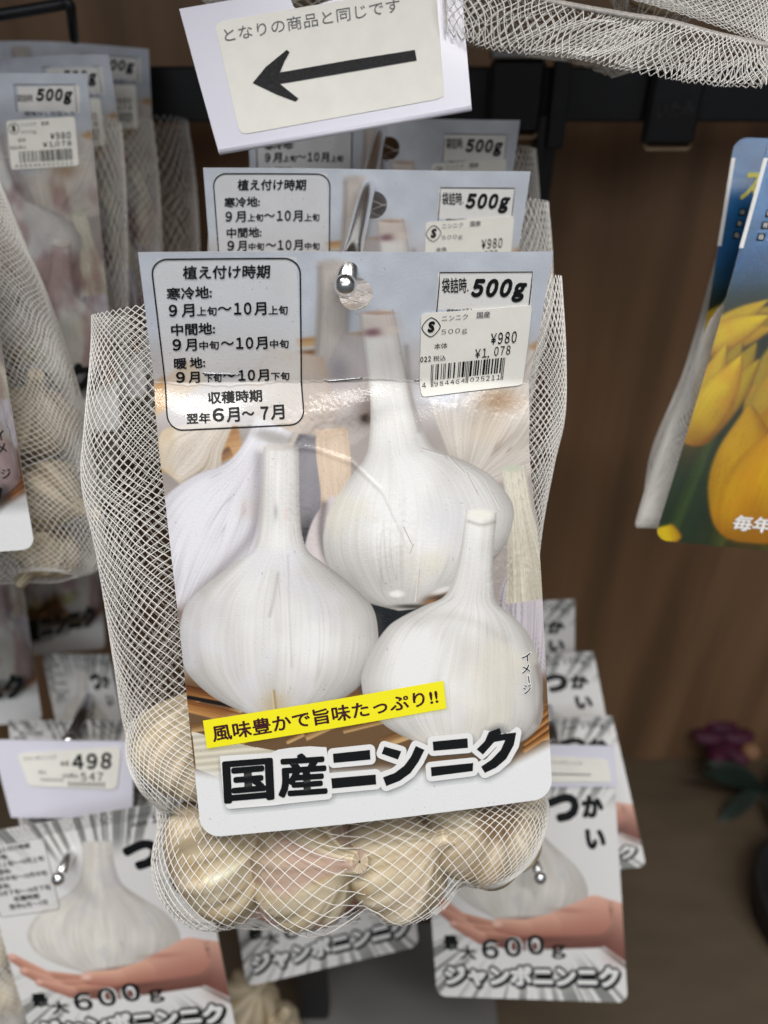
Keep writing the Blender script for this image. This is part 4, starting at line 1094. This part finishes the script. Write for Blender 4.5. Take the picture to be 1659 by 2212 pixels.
def left_bag(label, TR, BR, d0, d1, wpx, parts, net=None, curl=0.0, purple=True, nu=150, nv=200, amp=0.003, seed=0, tilt=0.0, tilt2=0.0, title=False):
    t = thing('garlic_net_bag', label, 'net bag', 'garlic net bags on the left-hand hook')
    TL = (TR[0]-wpx, TR[1]-tilt); BL = (BR[0]-wpx*0.90, BR[1]+tilt2)
    cs = [P(*TL, d0), P(*TR, d0), P(*BR, d1), P(*BL, d1)]
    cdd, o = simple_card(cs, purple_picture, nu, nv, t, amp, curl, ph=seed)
    bits = []
    bits.append(cdd.line([(0.722, 0.10), (0.722, 0.03), (0.95, 0.03), (0.95, 0.10)], 0.003, aspect=1.5))
    bits.append(uvtext(cdd, '袋詰時', 0.728, 0.075, 0.06, 0.02)); bits.append(uvtext(cdd, '500g', 0.80, 0.082, 0.14, 0.042, bold=0.06, shear=0.3))
    bits.append(uvtext(cdd, '規格ＭＬの玉入り', 0.75, 0.112, 0.19, 0.013))
    if title:
        bits.append(uvtext(cdd, '国産ニンニク', 0.06, 0.955, 0.86, 0.10, rot=0.08, bold=0.06))
    v, f = join(bits); make('lettering', v, f, M['ink'], o)
    st = Card(lambda u, v: cdd.pt(0.68+0.26*np.asarray(u), 0.125+0.13*np.asarray(v)-0.012*np.asarray(u), 0.0006), 0.0003)
    v, f, c = st.sheet(16, 12, lambda u, v, x, y: np.ones((len(u), 3))*0.7, corner=-0.035, aspect=0.8)
    ps = make('price_sticker', v, f, M['paper'], t)
    b = [st.text_uv('¥980', (.62, .44), (.92, .44), (.62, .30), bold=0.015), st.text_uv('¥1, 078', (.5, .60), (.92, .60), (.5, .48), bold=0.01), st.text_uv('S', (.07, .23), (.13, .23), (.07, .1), bold=0.06),
         st.text_uv('022', (.02, .59), (.12, .59), (.02, .52), bold=0.02)]
    loz = [(0.10+0.075*math.cos(a), 0.165+0.11*math.sin(a)) for a in np.linspace(0, 2*math.pi, 33)[:-1]]
    b.append(st.line(loz, 0.01, closed=True, aspect=0.8))
    pat = ean_bits(EAN); i = 0
    while i < 95:
        if pat[i] == '1':
            j = i
            while j < 95 and pat[j] == '1': j += 1
            b.append(st.quad([(.14+.78*i/95, .64), (.14+.78*j/95, .64), (.14+.78*j/95, .87), (.14+.78*i/95, .87)], n=1, m=1)); i = j
        else: i += 1
    b.append(st.text_uv('4 984464 025211', (.06, .97), (.92, .97), (.06, .90)))
    v, f = join(b); make('lettering', v, f, M['ink'], ps)
    b = [st.text_uv('ニンニク　国産', (.2, .14), (.62, .14), (.2, .06)), st.text_uv('500ｇ', (.2, .30), (.42, .30), (.2, .22)), st.text_uv('本体', (.14, .45), (.26, .45), (.14, .37)), st.text_uv('税込', (.14, .6), (.26, .6), (.14, .52))]
    v, f = join(b); make('faint_lettering', v, f, M['grey_ink'], ps)
    if net:
        net = [(a, b, c+.024, d+.024, e, g) for a, b, c, d, e, g in net]
        v, f = net_mesh(net, 56, 0.45, 70, [], r=0.00013, back=FWD*0.9-UPV*0.3, seed=seed+20)
        make('net', v, f, M['thread'], t)
    return t, cdd

lb1, lc1 = left_bag('left-hand stack, second bag from the front, its 500g sticker facing out', (188, 158), (262, 930), .385, .425, 575, None, seed=1, nu=220, nv=300, title=True,
    net=[((-330, 250), (262, 262), .395, .395, .006, 0), ((-330, 420), (272, 420), .40, .40, .010, 0), ((-300, 650), (276, 650), .41, .41, .014, 0), ((-260, 900), (262, 900), .43, .43, .016, 0), ((-230, 1180), (200, 1180), .44, .44, .014, 0)])
lb2, lc2 = left_bag('left-hand stack, third bag from the front, shiny curled card top', (243, 128), (318, 860), .425, .46, 545, None, curl=0.006, seed=3, tilt=14,
    net=[((-250, 260), (330, 262), .435, .435, .006, 0), ((-250, 420), (345, 420), .44, .44, .010, 0), ((-220, 650), (350, 650), .45, .45, .012, 0), ((-200, 900), (330, 900), .46, .46, .012, 0)])
lb3, lc3 = left_bag('left-hand stack, rearmost bag, card top nearest the black rail', (319, 102), (368, 800), .455, .485, 520, None, curl=0.004, seed=5, tilt=14,
    net=[((-150, 260), (405, 262), .46, .46, .006, 0), ((-150, 420), (425, 420), .465, .465, .010, 0), ((-120, 650), (430, 650), .475, .475, .012, 0), ((-100, 1000), (400, 1000), .49, .49, .012, 0)])
# the nearest bag of that stack: only its bulging net and a corner of its card are in view
lb0 = thing('garlic_net_bag', 'nearest bag of the left-hand stack, only its bulging net and a card corner in view', 'net bag', 'garlic net bags on the left-hand hook')
cs = [P(-640, 310, .30), P(-62, 330, .30), P(76, 1186, .335), P(-520, 1230, .335)]
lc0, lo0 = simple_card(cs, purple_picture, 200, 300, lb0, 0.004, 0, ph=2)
bits = [uvtext(lc0, '国産ニンニク', 0.06, 0.955, 0.86, 0.10, rot=0.06, bold=0.06)]
for i, s_ in enumerate('イメジ'): bits.append(uvtext(lc0, s_, 0.925, 0.70+0.034*(i+(i == 2)), 0.035, 0.026, bold=0.012))
v, f = join(bits); make('lettering', v, f, M['ink'], lo0)
lballs = []; sv_balls = balls; balls = lballs
bulb_at(72, 905, .375, 92, (0.4, -0.2, 1), 31, 'tan bulb in the nearest left-hand net bag, beside the card edge, upper of two', 0.15, 'garlic bulbs inside the left-hand net bag')
bulb_at(112, 1075, .37, 82, (0.9, -0.2, -0.3), 32, 'tan bulb in the nearest left-hand net bag, in the middle of its lower half', 0.15, 'garlic bulbs inside the left-hand net bag')
bulb_at(95, 1190, .375, 74, (-0.6, -0.2, -0.7), 33, 'bulb lying at the very bottom of the nearest left-hand net bag', 0.15, 'garlic bulbs inside the left-hand net bag')
bulb_at(-40, 1010, .38, 110, (0.2, -0.2, 1), 34, 'bulb cut by the left photo edge, in the nearest left-hand net bag', 0.15, 'garlic bulbs inside the left-hand net bag')
balls = sv_balls
v, f = net_mesh([((-560, 300), (-20, 330), .325, .33, .004, 0), ((-560, 400), (4, 400), .33, .335, .008, 0), ((-570, 520), (52, 520), .34, .345, .016, 0), ((-570, 640), (102, 640), .35, .355, .024, 0), ((-560, 840), (165, 840), .36, .365, .03, 0),
    ((-540, 1000), (196, 1000), .365, .37, .032, 0), ((-500, 1150), (220, 1150), .37, .375, .028, 0), ((-460, 1225), (214, 1225), .37, .375, .014, 10), ((-430, 1256), (170, 1246), .37, .376, .004, 12)], 92, 0.7, 110, lballs, r=0.00022, back=FWD*.9-UPV*.3, seed=33)
make('net', v, f, M['thread'], lb0)
# two further bags far down in the shade of the lower left hook
def shade_bag(label, TL, TR, BR, BL, d, seed):
    t = thing('garlic_net_bag', label, 'net bag', 'net bags in the shade at left')
    cdd, o = simple_card([P(*TL, d), P(*TR, d), P(*BR, d+.03), P(*BL, d+.03)], purple_picture, 90, 130, t, 0.004, 0.0, ph=seed)
    v, f = uvtext(cdd, '国産ニンニク', 0.06, 0.955, 0.86, 0.10, rot=0.06, bold=0.06); make('lettering', v, f, M['ink'], o)
    return t
shade_bag('pinkish card in the shade at the left edge, above the white price tag', (-300, 960), (14, 960), (92, 1560), (-250, 1580), .50, 1)
shade_bag('dark shaded card between the left-hand bags and the price tag, lettering at its foot', (-40, 880), (190, 880), (228, 1400), (20, 1420), .56, 2)

# ------------------------------------------------------------------ jumbo garlic cards on the lower hooks
def jumbo(label, TL, TR, BR, BL, dt, db, nu, nv, amp=0.002, group='jumbo garlic cards on the lower hooks', full=True, seed=0, bag=True):
    t = thing('jumbo_garlic_card', label, 'garlic card', group)
    cs = [P(*TL, dt), P(*TR, dt), P(*BR, db), P(*BL, db)]
    cdd, o = simple_card(cs, jumbo_picture, nu, nv, t, amp, 0, corner=0.05, aspect=1.15, ph=seed)
    ink, wht = [], []
    B = lambda s, x, y, w, h, **k: uvtext(cdd, s, x, y, w, h, **k)
    if full:
        ink += [B('最', .05, .795, .085, .065, bold=.04), B('大', .135, .835, .085, .06, bold=.04), B('6', .25, .83, .09, .085, bold=.03), B('0', .37, .82, .09, .085, bold=.03), B('0', .49, .81, .09, .085, bold=.03), B('ｇ', .615, .825, .075, .06, bold=.03)]
        wht += [B('6', .25, .83, .09, .085, bold=.075, off=.0002), B('00', .37, .818, .21, .085, bold=.075, off=.0002), B('最', .05, .795, .085, .065, bold=.09, off=.0002)]
        ink += [B('ジャンボニンニク', .035, .955, .935, .105, rot=.01, bold=.15, off=.0004), B('ジャンボニンニク', .043, .965, .935, .105, rot=.01, bold=.15, off=.00035)]
        wht += [B('ジャンボニンニク', .045, .948, .915, .09, rot=.01, bold=.065, off=.0008)]
        ink += [B('イメージ', .93, .66, .02, .08)]
    # brushed words
    ink += [B('つ', .64, .255, .17, .12, bold=.08), B('か', .82, .24, .115, .095, bold=.07), B('い', .83, .37, .105, .085, bold=.07)]
    # weight box at the top right, calendar at the left
    ink += [B('150g', .80, .085, .14, .04, bold=.03), B('袋詰時', .70, .08, .08, .022), cdd.line([(.69, .12), (.69, .035), (.96, .035), (.96, .12)], .003, aspect=1.15)]
    for i, (s_, x_, w_) in enumerate((('植え付け時期', .07, .16), ('寒冷地:', .03, .09), ('9月上旬〜10月上旬', .04, .24), ('中間地:', .03, .09), ('9月中旬〜10月中旬', .04, .24), ('暖地:', .03, .07), ('9月下旬〜10月下旬', .04, .24), ('収穫時期', .10, .12), ('翌年6月〜7月', .07, .18))):
        ink.append(B(s_, x_, .095+.031*i, w_, .024, bold=.015))
    ink.append(cdd.line(rrect(.015, .06, .30, .37, .02), .0028, closed=True, aspect=1.15))
    v, f = join(ink); make('lettering', v, f, M['ink'], o)
    if wht: v, f = join(wht); make('lettering_outline', v, f, M['white_ink'], o)
    return t, cdd
jumbo('jumbo garlic card at the bottom left corner, large bulb on a hand', (-53, 1802), (415, 1722), (512, 2236), (78, 2268), .425, .44, 220, 250, seed=1)
jumbo('jumbo garlic card right of the nearest bag, two brushed letters beside the bulb', (908, 1655), (1324, 1640), (1356, 2166), (944, 2152), .455, .45, 220, 250, seed=2)
jumbo('jumbo garlic card below the nearest bag, only its lettered foot in view', (466, 1680), (852, 1580), (905, 2044), (533, 2132), .50, .49, 180, 200, seed=3)
jumbo('white card behind the right-hand jumbo card, with 150g and a hand showing', (960, 1560), (1322, 1546), (1396, 1872), (1030, 1905), .50, .485, 120, 140, group='jumbo cards at the back of the right-hand hook', seed=4)
jumbo('white card in the right-hand stack, corner just above the 150g one', (930, 1422), (1282, 1407), (1342, 1740), (990, 1760), .53, .52, 80, 90, group='jumbo cards at the back of the right-hand hook', full=False, seed=5)
jumbo('highest and farthest white card of the right-hand stack', (900, 1312), (1242, 1294), (1236, 1600), (920, 1620), .555, .545, 80, 90, group='jumbo cards at the back of the right-hand hook', full=False, seed=6)
jumbo('tilted white card with lines of print behind the left price tag, higher of two', (90, 1412), (236, 1414), (300, 1720), (160, 1720), .54, .53, 80, 90, group='jumbo cards at the back of the left-hand hook', full=False, seed=7)
jumbo('white striped card top just above the left price tag', (18, 1556), (330, 1556), (400, 1900), (60, 1900), .50, .49, 80, 90, group='jumbo cards at the back of the left-hand hook', full=False, seed=8)
jumbo('white card between the price tag and the bottom left jumbo card', (40, 1725), (400, 1690), (470, 2000), (90, 2050), .465, .47, 80, 90, group='jumbo cards at the back of the left-hand hook', full=False, seed=9)

# price tags on the ends of the lower hooks
def price_tag(label, q, dd, rows, holder_q):
    t = thing('price_tag', label, 'price tag')
    hc = Card(bilin([P(*p, dd) for p in holder_q]), 0.0014)
    v, f, c = hc.sheet(10, 8, lambda u, v, x, y: np.ones((len(u), 3))*.7, aspect=.6); make('holder', v, f, M['plastic'], t)
    lc = Card(bilin([P(*p, dd-.0012) for p in q]), 0.0004)
    v, f, c = lc.sheet(24, 16, lambda u, v, x, y: np.ones((len(u), 3))*.7, corner=-0.06, aspect=.45); lo = make('paper_label', v, f, M['paper'], t)
    bits = [lc.text_uv(s_, (x, y), (x+w_, y), (x, y-h_), bold=b_) for (s_, x, y, w_, h_, b_) in rows]
    v, f = join(bits); make('lettering', v, f, M['ink'], lo)
    return t
price_tag('white price tag reading 498 on the lower left hook', [(36, 1628), (262, 1612), (252, 1706), (62, 1698)], .445,
    [('ジャンボニンニク', .05, .22, .32, .12, 0), ('本体', .40, .42, .09, .14, .01), ('498', .52, .52, .40, .40, .04), ('税込', .16, .62, .08, .1, 0), ('10%税込', .40, .74, .18, .13, 0), ('547', .60, .80, .24, .2, .015), ('4984464', .16, .84, .25, .1, 0), ('|||||||||||||', .46, .95, .4, .12, .01)],
    [(-20, 1598), (288, 1602), (286, 1770), (24, 1766)])
price_tag('pale price tag with one printed line on the lower right hook', [(1168, 1632), (1312, 1640), (1322, 1690), (1180, 1690)], .452, [('ジャンボニンニク', .1, .3, .5, .14, 0), ('———', .1, .7, .6, .04, .02)],
    [(1150, 1608), (1326, 1612), (1334, 1700), (1160, 1700)])
# the lower hooks
def low_hook(label, a, b, da, db, r=.003, ball=True, m='chrome'):
    t = thing('display_hook', label, 'hook', 'display hooks')
    p0, p1 = P(*a, da), P(*b, db)
    v, f = tubes(np.array([p0, p0*.6+p1*.4, p1]), r, 14, True); make('rod', v, f, M[m], t)
    if ball: v, f = sphere(p0, r*1.35, 16, 20); make('ball_tip', v, f, M['chrome'], t)
low_hook('chrome hook tip in front of the bottom left jumbo card', (127, 1897), (190, 1765), .408, .455)
low_hook('dull steel hook rising behind the 498 price tag', (150, 1602), (226, 1440), .47, .60, .0042, True, 'steel')
low_hook('chrome hook tip on the right-hand jumbo card, under the bag net', (1166, 1895), (1132, 1790), .425, .46)
low_hook('dark hook end beside the white cards at right of the bag', (1196, 1615), (1178, 1500), .47, .55, .004, True, 'steel')
# tan net bag at the very left of the bottom, and beige one below the nearest bag
sv_balls = balls; balls = []
bulb_at(-10, 2010, .47, 78, (0.2, 0, 1), 41, 'tan bulb at the left photo edge beside the bottom left jumbo card', .1, 'loose lower bulbs')
bulb_at(40, 2120, .48, 60, (0.2, 0, 1), 42, 'lower tan bulb behind the bottom left jumbo card', .1, 'loose lower bulbs')
nbag = thing('garlic_net_bag', 'tan net bag squeezed beside the bottom left jumbo card', 'net bag')
v, f = net_mesh([((-120, 1830), (60, 1830), .47, .47, .01, 0), ((-130, 1960), (70, 1960), .47, .47, .02, 0), ((-120, 2120), (105, 2120), .475, .475, .02, 0), ((-60, 2230), (70, 2230), .48, .48, .006, 0)], 60, .5, 50, balls, r=.0003, back=FWD, seed=3); make('net', v, f, M['thread'], nbag)
balls = []
bulb_at(540, 2160, .56, 66, (0.4, 0, 1), 43, 'beige bulb in the blur under the lettered card foot, upper one', .1, 'loose lower bulbs')
bulb_at(590, 2225, .56, 64, (0.4, 0, 1), 44, 'beige bulb at the bottom photo edge left of the black post', .1, 'loose lower bulbs')
balls = sv_balls

# ------------------------------------------------------------------ tulip packs at the right
def tulip(label, TL, BL, d0, d1, wpx, seed, parts=True):
    t = thing('tulip_bulb_pack', label, 'bulb pack', 'tulip bulb packs on the right-hand hook')
    TR = (TL[0]+wpx, TL[1]+12); BR = (BL[0]+wpx*.96, BL[1]+60)
    base = bent([P(*TL, d0), P(*TR, d0), P(*BR, d1), P(*BL, d1)], .004, 0, seed)
    cdd = Card(base, .0006)
    v, f, c = cdd.sheet(200, 300, tulip_picture, corner=-.05, aspect=1.55); o = make('header_card', v, f, M['print'], t, col=c)
    v, f = cdd.text_uv('スイートハート', (.05, .152), (.56, .140), (.06, .078), bold=.03, off=.0003); make('title_lettering', v, f, mat('yellow_title', tuple(s2l((214, 206, 90))), rough=.5) if 'yellow_title' not in bpy.data.materials else bpy.data.materials['yellow_title'], o)
    blk, wht = [], []
    for i, s_ in enumerate('咲育植'):
        x0, y0 = .055-.004*i, .190+.028*i
        blk.append(cdd.quad([(x0, y0-.018), (x0+.026, y0-.018), (x0+.025, y0), (x0-.001, y0)], n=2, m=2))
        wht.append(cdd.text_uv(s_, (x0+.004, y0-.003), (x0+.021, y0-.003), (x0+.004, y0-.015), off=.0003))
        wht.append(cdd.text_uv(('三月下旬〜四月', '日当たりの良い所', '九月〜十一月')[i], (x0+.036, y0-.001), (x0+.036+.22, y0-.001), (x0+.036, y0-.017), bold=.02, off=.0003))
    wht.append(cdd.text_uv('毎年咲く球根', (.25, .955), (.66, .955), (.25, .915), bold=.03, off=.0003))
    # white edge where the card is folded
    v, f = cdd.line([(.006, .05), (.004, .2), (.003, .265)], .014, off=.0002); make('folded_edge', v, f, M['white_ink'], o)
    v, f = join(blk); make('lettering', v, f, M['ink'], o)
    v, f = join(wht); make('white_lettering', v, f, M['white_ink'], o)
    return t, cdd
t1, tc1 = tulip('front tulip bulb pack with a blue and yellow card, at the right edge', (1662, 296), (1413, 1166), .335, .36, 640, 1)
t2, tc2 = tulip('rear tulip bulb pack, its blue card edge showing left of the front one', (1587, 297), (1440, 1150), .365, .39, 600, 2)
for t, off, s_ in ((t1, 0, 1), (t2, -14, 2)):
    d = .375 if s_ == 1 else .40
    v, f = net_mesh([((1560+off, 560), (2000, 560), d, d, .004, 0), ((1500+off, 780), (2000, 780), d, d, .012, 0), ((1430+off, 960), (1980, 960), d, d, .018, 0), ((1378+off*1.0+(0 if s_ == 1 else 24), 1120), (1960, 1130), d, d, .012, 0), ((1378+off+(0 if s_ == 1 else 30), 1140), (1950, 1150), d, d, .004, 0)],
        96, .6, 70, [], r=.00022, back=FWD, seed=50+s_); make('net', v, f, M['thread'], t)

# ------------------------------------------------------------------ artificial flower, leaves and pot in the blur at the lower right
fc = P(1560, 1592, .95)
fl = thing('purple_flower', 'purple flower lying low against the wall in the far right blur', 'flower')
for i in range(6):
    a = i*math.pi/3
    v, f = sphere((0, 0, 0), 1, 10, 14); v = v*np.array([.023, .014, .010])
    v[:, 2] += 8*v[:, 0]**2
    ca, sa = math.cos(a), math.sin(a)
    v = np.stack([(v[:, 0]+.019)*ca-v[:, 1]*sa, (v[:, 0]+.019)*sa+v[:, 1]*ca, v[:, 2]+.012*math.sin(a)], -1)+fc
    make('petal', v, f, M['petal'], fl)
v, f = sphere(fc+np.array([.03, -.02, -.005]), .012, 10, 14); make('flower_centre', v, f, mat('tan_centre', (.30, .16, .08), rough=.7), fl)
lf = thing('leafy_plant', 'dark green leaves under the purple flower', 'plant')
for i in range(9):
    a = -0.5+i*.75; L_ = .075+.02*(i % 3)
    t_ = np.linspace(0, 1, 9); wd = .012*np.sin(np.pi*np.clip(t_*.95+.03, 0, 1))
    base = P(1650, 1705, .92)
    dr = unit([math.cos(a), .4*math.sin(a), .35+.5*math.sin(i*1.7)]); sd_ = unit(np.cross(dr, [0, -.7, .6]))
    mid_ = base+t_[:, None]*dr*L_+np.array([0, 0, -1.0])*(t_**2*.03)[:, None]
    v = np.concatenate([mid_+sd_*wd[:, None], mid_-UPV*.004, mid_-sd_*wd[:, None]]); n = 9
    f = [[k_+j*n, k_+1+j*n, k_+1+(j+1)*n, k_+(j+1)*n] for j in range(2) for k_ in range(n-1)]
    make('leaf', v, f, M['leaf'], lf)
pc = P(1775, 1990, .80)
th = np.linspace(0, 2*math.pi, 41)[:-1]
prof = [(.062, -.13), (.075, .02), (.082, .03), (.082, .05), (.074, .05), (.070, .02), (.0, .015)]
v = np.array([[pc[0]+r_*math.cos(a), pc[1]+r_*math.sin(a), pc[2]+z_] for r_, z_ in prof for a in th]); n = 40
f = [[j*n+k_, j*n+(k_+1) % n, (j+1)*n+(k_+1) % n, (j+1)*n+k_] for j in range(len(prof)-1) for k_ in range(n)]
tag(make('plant_pot', v, f, M['pot']), 'black plant pot at the lower right photo edge', 'pot')
# grey carton and black post under the cards at the bottom
gc = P(860, 2200, .66)
v, f = rbox(gc, (.085, .06, .055), bev=.002); tag(make('grey_carton', v, f, M['carton'], None, smooth=False), 'plain grey carton in the blur at the bottom edge', 'carton')
gp = P(678, 2140, .60)
v, f = rbox(gp, (.012, .008, .10), bev=.002); tag(make('black_post', v, f, M['black'], None, smooth=False), 'short black post beside the grey carton at the bottom edge', 'post')
